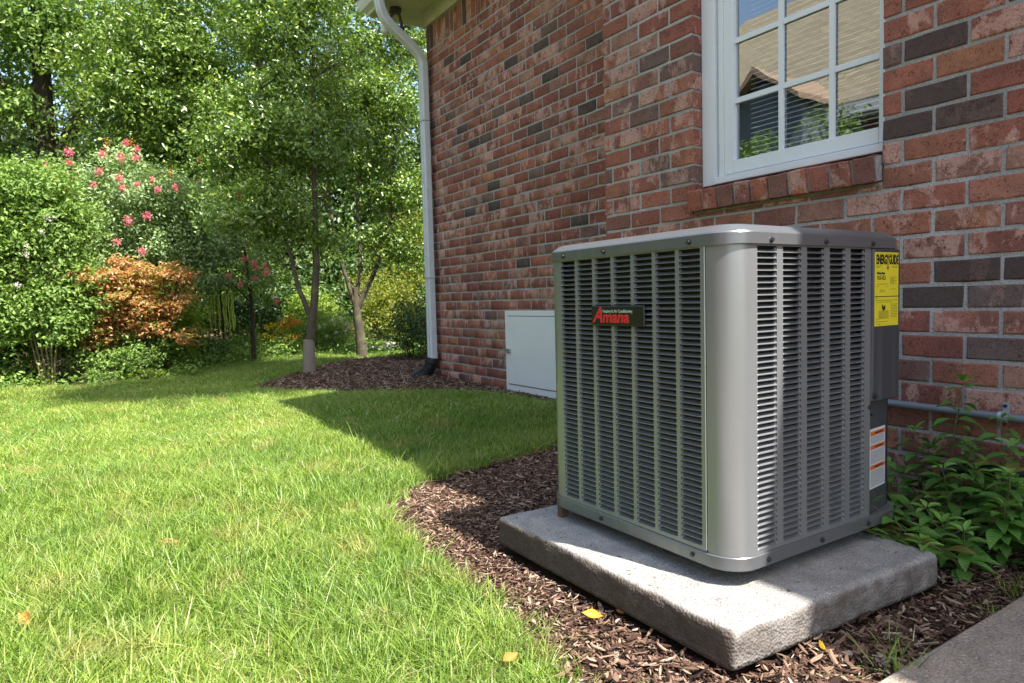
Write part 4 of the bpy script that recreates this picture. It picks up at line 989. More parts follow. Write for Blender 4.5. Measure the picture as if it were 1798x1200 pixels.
shrub('dark_shrub', 'dark shrub behind the many-stemmed shrub at the far left edge', -8.8, -.85, .55, .95, 1.1, 6500, .055, m_dark, 95, sig=.09)
shrub('green_shrub', 'small leafy shrub hugging the ground in front of the orange maple', -8.02, .40, .16, .34, .42, 1500, .042, m_light, 191, sig=.04)
shrub('dark_shrub', 'dark leafy shrub behind the low green shrub and maple', -9.3, .5, .5, .8, 1.1, 4200, .055, m_dark, 96, sig=.09)
shrub('evergreen_shrub', 'low dark clipped shrub between the maple and the flower border', -9.35, 1.25, .36, .34, .42, 2800, .035, m_dark, 97, sig=.05)
shrub('dark_shrub', 'dense dark shrub beside the downspout at the house corner', -8.35, 3.78, .42, .42, .82, 4200, .038, m_dark, 98, sig=.05)
shrub('pale_shrub', 'bright green rounded shrub behind the yellow flowers', -11.2, 3.25, .38, .42, .75, 2600, .045, m_lime, 99, sig=.05)
wb = shrub('azalea_bush', 'rounded bush dotted with white and pink blooms between the two slim trees', -10.6, 3.50, .36, .42, .60, 3000, .035, m_light, 110, sig=.045)
flower_heads(wb, [(-10.35, 3.2, .46), (-10.30, 3.32, .52), (-10.26, 3.44, .54), (-10.26, 3.55, .45), (-10.28, 3.36, .33), (-10.34, 3.22, .28), (-10.25, 3.66, .50), (-10.38, 3.12, .42), (-10.24, 3.50, .34), (-10.24, 3.66, .26)], m_whitep, .03, 420, 26, .03, 'bloom', .022)
tree('small_tree', 'yellow-green small tree behind the dark shrub at the house corner', 'tree', (-11.9, 5.5, .1),
     [dict(p=[(-11.9, 5.5, 0), (-11.85, 5.45, 1.2), (-11.8, 5.4, 2.2)], r=(.04, .015))], [(-11.8, 5.4, 1.75, .7, .8, .75, 6000), (-11.5, 4.7, 1.0, .5, .6, .4, 2200), (-11.7, 5.6, 2.6, .5, .6, .5, 2000)], .055, m_yel_l, m_bark, 120, per=26, sig=.10, limbs=20)
shrub('rhododendron', 'yellow-green broad-leaved shrub above the rocks', -11.4, 4.6, .45, .5, .85, 2600, .06, m_yel_l, 121, sig=.07)
# second crape myrtle arching over the hanging green tassels
cm2 = tree('crape_myrtle', 'arching crape myrtle with deep pink flowers above the hanging green tassels', 'shrub', (-9.45, 1.95, .02),
     [dict(p=[(-9.45, 1.95, 0), (-9.4, 1.95, .8), (-9.2, 1.85, 1.5)], r=(.035, .012)), dict(p=[(-9.4, 1.95, .8), (-9.2, 1.7, 1.05), (-9.0, 1.6, 1.0)], r=(.012, .005))],
     [(-9.15, 1.55, 1.55, .35, .55, .35, 2600), (-9.1, 1.55, 1.10, .2, .45, .06, 800), (-9.2, 1.35, 2.0, .35, .4, .4, 1800), (-9.3, 2.05, 1.25, .2, .2, .25, 500)],
     .045, m_pale, m_barkd, 131, per=18, sig=.06, limbs=26, limb_r=.007)
flower_heads(cm2, PINK2, m_pink, .05, 450, 90, .034, petal=.016); flower_heads(cm2, RED, m_redp, .05, 470, 50, .032, petal=.016)
# hanging tassels
m_tassel = simple_mat('tassel_green', (.44, .54, .09), .6, .3, 30)
tz = tag(empty('tassel_plant', (-9.62, 1.60, gzf(-9.62, 1.6))), 'plant with long hanging yellow-green tassels beside the maple', 'plant')
MB().tube([(0, 0, .0), (.01, .02, .5), (0, 0, .93)], [.014, .012, .010], 8).obj('stem', m_barkd, tz, 60)
for i in range(15):
    yy = -.16+.32*i/14+R.uniform(-.012, .012); xx = R.uniform(-.05, .12); z1 = .90+R.uniform(-.05, .04); ln = R.uniform(.30, .52)
    pts = [(xx*.3, yy*.4, .93), (xx*.8, yy*.9, z1+.03)]+[(xx+R.uniform(-.008, .008), yy+R.uniform(-.010, .010), z1-ln*k/6) for k in range(7)]
    mb = MB().tube(pts, [.004, .006]+[.0085+.003*(k % 2) for k in range(6)]+[.004], 6)
    o = mb.obj('tassel', m_tassel, tz, 60)
for i, (x, y, h, col_) in enumerate([(-10.34,2.35,.45,0),(-10.32,2.43,.49,0),(-10.3,2.5,.41,0),(-10.28,2.58,.46,1),(-10.35,2.28,.33,0),(-10.33,2.38,.31,0),(-10.27,2.63,.57,1),(-10.26,2.68,.49,1),(-10.24,2.74,.52,1),(-10.28,2.57,.51,1),(-10.26,2.65,.31,0),(-10.24,2.73,.29,1)]):
    z0 = gzf(x, y); f = tag(empty('border_flower', (x, y, z0)), ['yellow flower second from the left in the border', 'tallest of the yellow flowers in the border', 'yellow flower in the middle of the border', 'lowest orange flower at the left of the orange patch', 'leftmost yellow flower in the border', 'short yellow flower below the tallest one', 'tallest orange flower beside the pale-footed tree', 'orange flower in the middle of the orange patch', 'rightmost tall orange flower against the pale-footed tree', 'orange flower left of the tallest orange one', 'low orange flower below the orange patch', 'lowest and rightmost orange flower beside the trunk'][i], 'flower', 'orange border flowers' if col_ else 'yellow border flowers')
    MB().tube([(0, 0, 0), (.005, .005, h-z0)], .004, 5).obj('stem', m_lime, f)
    V_, F_, r_ = leaf_cloud(np.random.default_rng(i).normal(0, .036, (60, 3))*np.array([1, 1.2, .6])+np.array([.005, .005, h-z0]), .036, 1.2, .6, i+900); link('petals', np_mesh('petals', V_, F_, r_), m_orp if col_ else m_yelp, f)
    V_, F_, r_ = leaf_cloud(np.random.default_rng(i+50).normal(0, .05, (50, 3))*np.array([1, 1, 1.6])+np.array([0, 0, (h-z0)*.45]), .05, .4, .35, i+950); link('foliage', np_mesh('foliage', V_, F_, r_), m_lime, f)
# ground cover along the lawn edge (uncountable)
g_ = np.random.default_rng(8); pts = []
for (x, y, rx, ry, h, n) in [(-9.0, 1.15, .35, .35, .22, 1500), (-9.75, 1.65, .35, .35, .25, 1700), (-10.3, 2.25, .4, .35, .25, 1800), (-10.6, 2.85, .3, .5, .18, 1500), (-9.9, 3.7, .5, .7, .12, 1600), (-10.9, 2.2, .6, .6, .4, 1600), (-8.3, -1.6, .5, .8, .5, 2400), (-8.0, -.6, .25, .4, .15, 700), (-11.5, 3.6, .6, .8, .4, 1600), (-8.5, 4.5, .7, .6, .18, 1200), (-9.6, 4.6, .8, .6, .25, 1600), (-10.4, .9, .7, .8, .5, 2200), (-8.15, .95, .2, .25, .12, 420), (-8.45, -1.1, .35, .7, .45, 2600), (-8.5, -.55, .25, .3, .4, 1400)]:
    q = g_.normal(size=(n, 3))*np.array([rx, ry, 0])*.6; q[:, 2] = np.abs(g_.normal(0, .5, n))*h; q += np.array([x, y, 0]); q[:, 2] += gz(q[:, 0], q[:, 1])+.02; pts.append(q)
V_, F_, r_ = leaf_cloud(np.concatenate(pts), .05, .9, .5, 55); tag(link('ground_cover', np_mesh('ground_cover', V_, F_, r_), m_light), 'leafy ground cover along the edge of the lawn', kind='stuff')
# rocks
m_rock = concrete_mat('pale_rock', (.36, .31, .28), (.55, .48, .44))
rocks = [(-9.91,3.77,.10,.10,'small pale rock left of the forked tree'), (-9.85,3.88,.09,.08,'pale rock against the foot of the forked tree'), (-9.80,4.02,.11,.10,'pale rock nearest the dark corner shrub'), (-9.95,4.12,.13,.13,'larger pale rock behind the dark corner shrub'), (-11.65,4.42,.18,.10,'flat stone lowest of the garden steps'), (-11.9,4.7,.2,.12,'flat stone in the middle of the garden steps'), (-12.3,5.0,.2,.14,'flat stone at the top of the garden steps')]
for i, (x, y, s_, h, lab) in enumerate(rocks):
    bm = bmesh.new(); bmesh.ops.create_icosphere(bm, subdivisions=3, radius=1)
    for v in bm.verts:
        v.co *= 1+.28*mnoise.noise(v.co*1.3+Vector((i*7, 0, 0)))+.08*mnoise.noise(v.co*4+Vector((i*3, 0, 0))); v.co = Vector((v.co.x*s_, v.co.y*s_*1.3, v.co.z*h*.8))
    me = bpy.data.meshes.new('rock'); bm.to_mesh(me); bm.free(); o = link('rock', me, m_rock); o.location = (x, y, gzf(x, y)+h*.25+(.1*(i-4) if i > 4 else 0)*.6); tag(o, lab, 'rock')

# ------------------------------------------------------------------ unseen tree added to cast the lawn shadow, and the neighbour's place across the lawn
tree('added_shadow_tree', 'tall unseen tree added behind the brick house, crown shaped to shade the lawn', 'tree', (5.2, 13.5, 0),
     [dict(p=[(5.2, 13.5, 0), (4.9, 12, 5), (4.0, 9.0, 10.5), (3.1, 6.2, 15)], r=(.35, .08))],
     [(2.95, 3.50, 17.0, .40, .50, .6, 5000), (2.80, 4.2, 17.0, .6, .5, .6, 8000), (2.4, 4.75, 17.0, .65, .5, .6, 8500), (1.8, 5.15, 17.0, .5, .45, .6, 5000), (4.0, 9.0, 14.5, 2.4, 2.2, 2.0, 6000), (5, 12, 11, 3, 3, 3, 6000)], .20, m_far, m_barkd, 140, per=30, sig=.25, shell=3, limbs=16, limb_r=.03)
nb = tag(empty('neighbor_house', (-8, -8, 0)), 'neighbouring house with a brown shingle roof, seen mirrored in the window', 'house')
ninv = Matrix.Translation(Vector((8, 8, 0)))
def np_(o): o.parent = nb; o.matrix_parent_inverse = ninv; return o
t = NT('brown_shingles'); co = t.coord(); br = t.n('TexBrick'); br.inputs['Scale'].default_value = 1.0
br.inputs['Color1'].default_value = (.27, .22, .13, 1); br.inputs['Color2'].default_value = (.38, .32, .20, 1); br.inputs['Mortar'].default_value = (.13, .11, .07, 1)
br.inputs['Mortar Size'].default_value = .012; br.inputs['Brick Width'].default_value = .3; br.inputs['Row Height'].default_value = .14; t.l(co, br.inputs['Vector'])
n1 = t.noise(co, 1.5, 4); m_nroof = t.done(t.principled(t.mix(t.ramp(n1, [(.4, .0), (.7, .4)]), br.outputs[0], (.30, .25, .18)), .9).outputs[0])
e0 = 4.15; Yn_ = -7.0; sl_ = .72
def roofplane(pts):
    mb = MB().add(pts, [tuple(range(len(pts)))]+[tuple(range(len(pts)))[::-1]][:0]); return mb
def rp_(pts):
    """roof plane with thickness"""
    n = len(pts); lo_ = [(x, y, z-.12) for x, y, z in pts]; mb = MB().add(list(pts)+lo_, [tuple(range(n)), tuple(range(n, 2*n))[::-1]]+[(i, i+n, (i+1) % n+n, (i+1) % n) for i in range(n)]); return np_(mb.obj('roof', m_nroof))
xL, xR, dpt = -23.0, 7.0, 9.0
rp_([(xL, Yn_, e0), (xR, Yn_, e0), (xR-dpt, Yn_-dpt, e0+dpt*sl_), (xL+dpt*.75, Yn_-dpt, e0+dpt*sl_)])
rp_([(xL, Yn_-.02, e0-.01), (xL+dpt*.75, Yn_-dpt, e0+dpt*sl_-.01), (xL, Yn_-2*dpt, e0)]); rp_([(xR, Yn_, e0-.01), (xR, Yn_-2*dpt, e0), (xR-dpt, Yn_-dpt, e0+dpt*sl_-.01)])
rp_([(xR, Yn_-2*dpt, e0), (xL, Yn_-2*dpt, e0), (xL+dpt*.75, Yn_-dpt-.02, e0+dpt*sl_), (xR-dpt, Yn_-dpt-.02, e0+dpt*sl_)])
m_nwall = simple_mat('neighbor_brick', (.30, .15, .11), .9, .2, 20)
np_(MB().box(xL+.5, xR-.5, Yn_-2*dpt+.5, Yn_-.5, 0, e0-.1).obj('wall', m_nwall)); np_(MB().box(xL, xR, Yn_-.02, Yn_+.10, e0-.28, e0-.08).obj('gutter', m_white))
np_(MB().box(xL+.3, xR-.3, Yn_-.5, Yn_-.03, e0-.22, e0-.19).obj('soffit', m_white))
# small front gable
gxc, gw, gy, gp_ = -8.25, .95, -5.9, 4.95
m_pk = simple_mat('pinkish_shingles', (.38, .26, .17), .9, .15, 14)
for s_ in (-1, 1):
    pts = [(gxc, gy, gp_), (gxc+s_*gw, gy, gp_-gw*.72), (gxc+s_*gw, Yn_-1.4, gp_-gw*.72), (gxc, Yn_-2.6, gp_)]; n = 4
    lo2 = [(x, y, z-.1) for x, y, z in pts]; np_(MB().add(pts+lo2, [(0, 1, 2, 3), (7, 6, 5, 4)]+[(i, i+4, (i+1) % 4+4, (i+1) % 4) for i in range(4)]).obj('roof', m_pk))
np_(MB().extrude([(gxc-gw+.15, 0), (gxc+gw-.15, 0), (gxc+gw-.15, gp_-gw*.72-.05), (gxc, gp_-.22), (gxc-gw+.15, gp_-gw*.72-.05)], 1, Yn_-.6, gy-.25).obj('gable_wall', simple_mat('blue_grey_siding', (.16, .19, .22), .7)))
for i, (x, y, r_, h, w_) in enumerate([(-7.2, -4.5, .9, 3.25, 'right beside the small front gable'), (-6.0, -4.8, .9, 3.45, 'second from the small front gable'), (-8.9, -4.2, .8, 2.6, 'in front of the small gable'), (-4.4, -5.4, 1.0, 3.3, 'nearest the right end of the eave'), (-3.0, -5.6, .9, 3.0, 'last of the row to the right')]):
    shrub('hedge_shrub', 'tall green shrub by the neighbouring house, '+w_, x, y, r_, r_*.8, h, 9000, .09, m_light, 500+i, 'shrubs in front of the neighbouring house', sig=.12)
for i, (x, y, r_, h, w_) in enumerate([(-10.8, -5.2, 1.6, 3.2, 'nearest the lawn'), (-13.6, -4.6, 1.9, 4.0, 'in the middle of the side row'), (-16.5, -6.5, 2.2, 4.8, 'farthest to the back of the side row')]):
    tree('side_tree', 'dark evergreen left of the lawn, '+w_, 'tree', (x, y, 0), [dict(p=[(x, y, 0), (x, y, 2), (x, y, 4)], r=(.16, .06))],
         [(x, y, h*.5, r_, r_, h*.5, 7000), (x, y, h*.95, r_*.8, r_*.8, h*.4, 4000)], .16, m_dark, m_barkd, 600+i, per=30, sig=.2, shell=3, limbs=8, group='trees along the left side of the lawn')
shrub('pale_shrub', 'sunny yellow-green shrub beyond the azalea bush', -12.5, 3.6, .5, .55, .95, 3600, .055, m_lime, 801, sig=.06)
shrub('pale_shrub', 'sunny low shrub behind the orange flowers', -12.6, 2.7, .45, .5, .75, 3000, .055, m_lime, 802, sig=.06)
shrub('pale_shrub', 'yellow-green shrub beside the stone steps', -12.7, 5.4, .5, .6, .9, 3600, .055, m_yel_l, 803, sig=.06)
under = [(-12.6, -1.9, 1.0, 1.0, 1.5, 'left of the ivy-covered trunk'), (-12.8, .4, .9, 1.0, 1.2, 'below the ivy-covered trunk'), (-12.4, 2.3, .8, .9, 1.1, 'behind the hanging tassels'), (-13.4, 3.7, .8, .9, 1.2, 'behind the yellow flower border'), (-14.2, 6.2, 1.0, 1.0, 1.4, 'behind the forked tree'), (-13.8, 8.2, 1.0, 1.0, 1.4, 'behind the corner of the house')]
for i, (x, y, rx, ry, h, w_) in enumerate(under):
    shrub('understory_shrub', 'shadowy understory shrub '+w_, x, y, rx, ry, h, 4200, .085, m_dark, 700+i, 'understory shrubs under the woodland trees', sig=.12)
# ------------------------------------------------------------------ weeds between pad, wall and walkway: every leaf a part
def weedleaf_mat():
    t = NT('weed_leaf'); oi = t.n('ObjectInfo'); co = t.coord(); sx = t.n('SeparateXYZ'); t.l(co, sx.inputs[0])
    c = t.mix(oi.outputs['Color'], (1, 1, 1), oi.outputs['Color'], 'MULTIPLY') if False else oi.outputs['Color']
    ay = t.math('ABSOLUTE', sx.outputs[1]); mid = t.ramp(ay, [(.0, 1.0), (.012, 1.0), (.03, 0.0)])
    vein = t.n('TexWave'); vein.inputs['Scale'].default_value = 3.2; vein.inputs['Distortion'].default_value = .6
    v = t.n('CombineXYZ'); t.l(t.math('SUBTRACT', sx.outputs[0], t.math('MULTIPLY', ay, .8)), v.inputs[0]); t.l(v.outputs[0], vein.inputs['Vector'])
    c = t.mix(t.math('MULTIPLY', t.ramp(vein.outputs['Fac'], [(.7, 0.0), (.95, .5)]), .5), c, (.02, .06, .012)); c = t.mix(t.math('MULTIPLY', mid, .5), c, (.16, .24, .07))
    nz = t.noise(co, 9, 4); c = t.mix(t.ramp(nz, [(.55, 0.0), (.8, .4)]), c, (.16, .15, .04))
    p = t.principled(c, .42, t.bump(vein.outputs['Fac'], .25, .01), 0, .45); tr = t.n('BsdfTranslucent'); t.l(t.mix(1.0, c, (1.2, 1.4, .5), 'MULTIPLY'), tr.inputs[0])
    mx = t.n('MixShader'); mx.inputs[0].default_value = .3; t.l(p.outputs[0], mx.inputs[1]); t.l(tr.outputs[0], mx.inputs[2]); return t.done(mx.outputs[0])
m_weed = weedleaf_mat(); m_stem = simple_mat('weed_stem', (.13, .12, .05), .6, .2, 40)
def weed_leaf_mesh(seed):
    rn = random.Random(seed); n = 7; vs = []; fs = []; wmax = rn.uniform(.18, .23); bend = rn.uniform(.10, .30); tw = rn.uniform(-.06, .06)
    prof = [.02, .55, .92, 1.0, .82, .48, .0]
    for i in range(n):
        x = i/(n-1); w = wmax*prof[i]*(1+rn.uniform(-.06, .06)); z = -bend*x*x+.06*math.sin(x*3); f = w*.28
        vs += [(x, -w, z+f+tw*x), (x, 0, z), (x, w, z+f-tw*x)]
    for i in range(n-1):
        a = i*3; fs += [(a, a+3, a+4, a+1), (a+1, a+4, a+5, a+2)]
    me = bpy.data.meshes.new('leaf'); me.from_pydata(vs, [], fs); me.update(); me.materials.append(m_weed); me.polygons.foreach_set('use_smooth', [True]*len(me.polygons)); return me
WL = [weed_leaf_mesh(s_) for s_ in range(5)]
weeds = [(-1.00, 2.22, .44, .05, -.02, 'tallest weed, its tip over the grey conduit'), (-1.115, 2.12, .20, -.03, -.02, 'weed touching the rear corner of the air conditioner'), (-.93, 2.16, .27, .03, -.03, 'weed just right of the tallest one, below the conduit'),
  (-.90, 2.02, .22, .0, -.05, 'bushy weed in the middle of the clump'), (-.80, 2.08, .30, .04, -.04, 'tall leaning weed right of the middle of the clump'), (-.74, 1.93, .26, .03, -.04, 'weed spreading over the walkway edge'), (-.84, 1.86, .15, -.02, -.06, 'low weed leaning over the mulch at the front of the clump'),
  (-.86, 1.78, .17, -.07, -.12, 'low weed lying over the rear corner of the pad'), (-.70, 2.18, .28, .02, -.03, 'weed near the wall at the right edge of the photo'), (-.77, 1.80, .13, .02, -.05, 'smallest weed at the front right over the mulch'), (-1.04, 2.02, .16, -.05, -.05, 'weed curling behind the concrete pad'),
  (-.69, 1.98, .21, .0, -.02, 'broad weed at the right edge above the walkway'), (-.86, 2.24, .34, .0, -.02, 'upright weed against the wall under the strap'), (-.96, 1.80, .14, -.03, -.10, 'weed rosette on the rear edge of the pad'), (-1.10, 2.26, .26, -.02, 0, 'weed against the wall behind the air conditioner'), (-.76, 2.28, .22, .02, -.02, 'small weed under the black pipe')]
def place_leaf(root, p, d, up, ln, colr, rn):
    d = d.normalized(); y = up.cross(d); 
    if y.length < 1e-3: y = Vector((0, 1, 0)).cross(d)
    y.normalize(); z = d.cross(y)
    o = bpy.data.objects.new('leaf', rn.choice(WL)); COL.objects.link(o); o.parent = root
    m = Matrix(((d.x, y.x, z.x, p.x), (d.y, y.y, z.y, p.y), (d.z, y.z, z.z, p.z), (0, 0, 0, 1)))
    o.matrix_local = m @ Matrix.Diagonal((ln, ln, ln, 1)); o.color = (*colr, 1)
nleaf = 0
for wi, (x, y, h, lx, ly, lab) in enumerate(weeds):
    rn = random.Random(600+wi); z0 = gzf(x, y)+.01; root = tag(empty('weed', (x, y, z0)), lab, 'weed', 'weeds between the pad and the wall')
    nst = 1 if h > .4 else 3 if h > .2 else 3
    for sidx in range(nst):
        hh = h*(1 if sidx == 0 else rn.uniform(.5, .8)); ax = lx+rn.uniform(-.05, .05)*(sidx > 0)*1.5; ay_ = ly+rn.uniform(-.06, .03)*(sidx > 0)*1.5
        n = max(4, int(hh/.023)); pts = []
        for i in range(n+1):
            t_ = i/n; pts.append(Vector((ax*t_*t_+rn.uniform(-.002, .002), ay_*t_*t_+rn.uniform(-.002, .002), hh*t_)))
        MB().tube(pts, [.0032-.0017*i/n for i in range(n+1)], 5).obj('stem', m_stem, root, 60)
        a0 = rn.uniform(0, 3.14)
        for i in range(max(1, n//6 if h > .4 else n//4), n+1):
            t_ = i/n; last = i == n; k = 5 if last else 2
            for j in range(k):
                a = a0+i*1.57+j*2*math.pi/k+rn.uniform(-.25, .25); el = rn.uniform(-.25, .35) if not last else rn.uniform(.1, .8)
                d = Vector((math.cos(a)*math.cos(el), math.sin(a)*math.cos(el), math.sin(el))); ln = rn.uniform(.052, .086)*(1 if not last else .62)*(1.15 if .3 < t_ < .8 else .9)
                b = rn.uniform(.75, 1.25); c = (.12*b, .28*b, .05*b) if not last else (.20*b, .38*b, .075*b)
                if rn.random() < .05: c = (.20, .17, .04)
                place_leaf(root, pts[i]+d*.004, d, Vector((rn.uniform(-.25, .25), rn.uniform(-.25, .25), 1)), ln, c, rn); nleaf += 1
print('weed leaves', nleaf)

# fallen leaves
m_fy = leaf_mat('fallen_yellow', [(0, (.60, .36, .03)), (1, (.72, .50, .06))], .5, .3, obj=True); m_fb = leaf_mat('fallen_tan', [(0, (.42, .24, .09)), (1, (.50, .33, .16))], .6, .3, obj=True); m_fo = leaf_mat('fallen_orange', [(0, (.55, .22, .05)), (1, (.62, .30, .08))], .6, .3, obj=True)
def fallen(x, y, z, ln, a, tilt, mat, lab, curl=.35, w=.26):
    vs = []; fs = []; n = 8; prof = [.03, .4, .8, 1, .95, .7, .35, 0]
    for i in range(n):
        t_ = i/(n-1); ww = w*prof[i]; zz = curl*(t_-.5)**2*1.2; vs += [(t_-.5, -ww, zz+ww*.7), (t_-.5, -ww*.5, zz+ww*.12), (t_-.5, 0, zz-.02), (t_-.5, ww*.5, zz+ww*.1), (t_-.5, ww, zz+ww*.55)]
    for i in range(n-1):
        for j in range(4): b = i*5+j; fs.append((b, b+5, b+6, b+1))
    me = bpy.data.meshes.new('fallen_leaf'); me.from_pydata([(a_*ln, b_*ln, c_*ln) for a_, b_, c_ in vs], [], fs); me.update()
    o = link('fallen_leaf', me, mat); smooth(o); o.location = (x, y, z); o.rotation_euler = (tilt, .15, a); tag(o, lab, 'leaf')
fallen(-1.145, .930, gzf(-1.145, .93)+.034, .048, .9, .5, m_fy, 'yellow curled leaf on the mulch in front of the pad')
fallen(-.762, 1.19, gzf(-.762, 1.19)+.036, .040, 2.2, .9, m_fy, 'small bright yellow leaf against the right side of the pad', .6)
fallen(-1.115, .985, gzf(-1.115, .985)+.035, .022, .2, .3, m_fo, 'tiny orange leaf fragment on the mulch near the pad')
fallen(-2.30, .20, gzf(-2.3, .2)+.045, .075, 1.2, .4, m_fb, 'tan leaf lying in the middle of the lawn', .3, .16)
fallen(-1.93, -.14, gzf(-1.93, -.14)+.05, .07, .4, .8, m_fo, 'orange-brown leaf in the grass at the lower left', .3, .2)
fallen(-1.10, .68, gzf(-1.1, .68)+.045, .055, 2.0, .5, m_fo, 'brown-orange leaf in the grass at the bottom', .4, .2)

# ------------------------------------------------------------------ scattered stuff: mulch chips and grass (instanced inside one stuff object each)
def scatter(name, P, rotz, tilt, scale, idx, variants, label, kind='stuff'):
    me = bpy.data.meshes.new(name); n = len(P); me.vertices.add(n); me.vertices.foreach_set('co', np.asarray(P, np.float32).ravel())
    rot = np.stack([tilt[:, 0], tilt[:, 1], rotz], 1).astype(np.float32)
    a = me.attributes.new('rot', 'FLOAT_VECTOR', 'POINT'); a.data.foreach_set('vector', rot.ravel())
    a = me.attributes.new('scl', 'FLOAT_VECTOR', 'POINT'); a.data.foreach_set('vector', np.asarray(scale, np.float32).ravel())
    a = me.attributes.new('idx', 'INT', 'POINT'); a.data.foreach_set('value', np.asarray(idx, np.int32))
    o = bpy.data.objects.new(name, me); COL.objects.link(o); tag(o, label, kind=kind)
    col = bpy.data.collections.new(name+'_variants')
    for i, vm in enumerate(variants): col.objects.link(bpy.data.objects.new('%s_%02d' % (name, i), vm))
    ng = bpy.data.node_groups.new(name, 'GeometryNodeTree'); ng.interface.new_socket('Geometry', in_out='INPUT', socket_type='NodeSocketGeometry'); ng.interface.new_socket('Geometry', in_out='OUTPUT', socket_type='NodeSocketGeometry')
    N = ng.nodes; gi = N.new('NodeGroupInput'); go = N.new('NodeGroupOutput'); ip = N.new('GeometryNodeInstanceOnPoints'); ci = N.new('GeometryNodeCollectionInfo')
    ci.inputs['Collection'].default_value = col; ci.inputs['Separate Children'].default_value = True; ci.inputs['Reset Children'].default_value = True
    ip.inputs['Pick Instance'].default_value = True
    def na(nm, dt):
        x = N.new('GeometryNodeInputNamedAttribute'); x.data_type = dt; x.inputs['Name'].default_value = nm
        return [s_ for s_ in x.outputs if s_.enabled and s_.name == 'Attribute'][0]
    ng.links.new(gi.outputs[0], ip.inputs['Points']); ng.links.new(ci.outputs[0], ip.inputs['Instance']); ng.links.new(na('idx', 'INT'), ip.inputs['Instance Index'])
    e2r = N.new('FunctionNodeEulerToRotation'); ng.links.new(na('rot', 'FLOAT_VECTOR'), e2r.inputs[0]); ng.links.new(e2r.outputs[0], ip.inputs['Rotation'])
    ng.links.new(na('scl', 'FLOAT_VECTOR'), ip.inputs['Scale']); ng.links.new(ip.outputs[0], go.inputs[0])
    md = o.modifiers.new('scatter', 'NODES'); md.node_group = ng; return o

def sample_poly(poly, n, g):
    P = np.array(poly); lo, hi = P.min(0), P.max(0); out = []
    got = 0
    while got < n:
        q = g.uniform(lo, hi, (n*2, 2)); q = q[poly_in(q, poly)]; out.append(q); got += len(q)
    return np.concatenate(out)[:n]
in_pad = lambda q, m=.0: poly_in(q, [(-.80+m, .985-m), (-.755+m, 1.72), (-1.615-m, 1.735), (-1.645-m, .98-m)])
# mulch chips
t = NT('wood_chip'); co = t.coord(); oi = t.n('ObjectInfo'); v = t.vmap(co, (8, 60, 60)); n1 = t.noise(v, 12, 4, .7)
c = t.ramp(oi.outputs['Random'], [(0, (.040, .023, .017)), (.25, (.105, .058, .040)), (.52, (.20, .118, .082)), (.77, (.34, .225, .155)), (.92, (.52, .40, .29)), (1, (.62, .53, .42))])
c = t.mix(n1, c, t.mix(1.0, c, (.45, .38, .34), 'MULTIPLY')); m_chip = t.done(t.principled(c, .85, t.bump(n1, .6, .002), 0, .2).outputs[0])
def chip_mesh(seed):
    rn = random.Random(seed); n = 4; L = 1; vs = []; fs = []
    w = rn.uniform(.07, .20); th = rn.uniform(.03, .08); bend = rn.uniform(-.12, .12)
    for i in range(n):
        x = i/(n-1)-.5; k = [rn.uniform(.2, .7), 1, rn.uniform(.8, 1.1), rn.uniform(.1, .6)][i]; yb = bend*(x*2)**2+rn.uniform(-.02, .02); zb_ = rn.uniform(-.02, .03)
        vs += [(x, yb-w*k, zb_), (x+rn.uniform(-.04, .04), yb-w*k*.6, zb_+th), (x, yb+w*k*.7, zb_+th*rn.uniform(.7, 1.2)), (x, yb+w*k, zb_)]
    for i in range(n-1):
        a = i*4
        for j in range(4): fs.append((a+j, a+(j+1) % 4, a+4+(j+1) % 4, a+4+j))
    fs += [(0, 1, 2, 3), (15, 14, 13, 12)]
    me = bpy.data.meshes.new('chip'); me.from_pydata(vs, [], fs); me.update(); me.materials.append(m_chip); return me
chips = [chip_mesh(s_) for s_ in range(10)]
def chip_scatter(name, poly, n, label, smin, smax, seed, extra=None, lift=.014):
    g = np.random.default_rng(seed); q = sample_poly(poly, n, g); q = q+g.normal(0, .02, q.shape)
    if extra is not None: q = np.concatenate([q, extra])
    q = q[~in_pad(q, -.0)]; q = q[q[:, 0] < -.64]; n = len(q)
    z = gz(q[:, 0], q[:, 1])+lift+g.uniform(-.004, .016, n)
    s_ = g.uniform(0, 1, n)**2.2*(smax-smin)+smin
    sc = np.stack([s_, s_*g.uniform(.6, 1.1, n), s_*g.uniform(.7, 1.2, n)], 1)
    return scatter(name, np.stack([q[:, 0], q[:, 1], z], 1), g.uniform(0, 6.28, n), g.normal(0, .28, (n, 2)), sc, g.integers(0, len(chips), n), chips, label)
g_ = np.random.default_rng(3)
front = [(-2.44,1.03),(-2.35,.90),(-2.05,.83),(-1.66,.80),(-1.39,.80),(-1.15,.78),(-.96,.74),(-.80,.66),(-.64,.55),(-.64,1.95),(-1.62,1.95),(-2.6,1.95),(-2.40,1.2)]
chip_scatter('mulch_chips', front, 52000, 'shredded brown wood chips around the concrete pad', .006, .027, 12)
chip_scatter('mulch_chips', [(-1.0, .74), (-.64, .6), (-.64, 1.45), (-.78, 1.4), (-.84, .98), (-1.1, .96)], 1300, 'larger pale wood shards between the pad corner and the walkway', .015, .044, 15, lift=.022)
chip_scatter('mulch_chips', [(-.64, 1.0), (-.64, 2.34), (-2.8, 2.34), (-3.3, 2.9), (-2.7, 1.9), (-2.5, 1.3), (-1.8, 1.2)], 9000, 'dark wood chips at the foot of the near wall', .014, .05, 13)
chip_scatter('mulch_chips', FAR_BED, 26000, 'brown wood chips on the mulch island under the slim trees', .02, .06, 14)
g_ = np.random.default_rng(77); n = 150
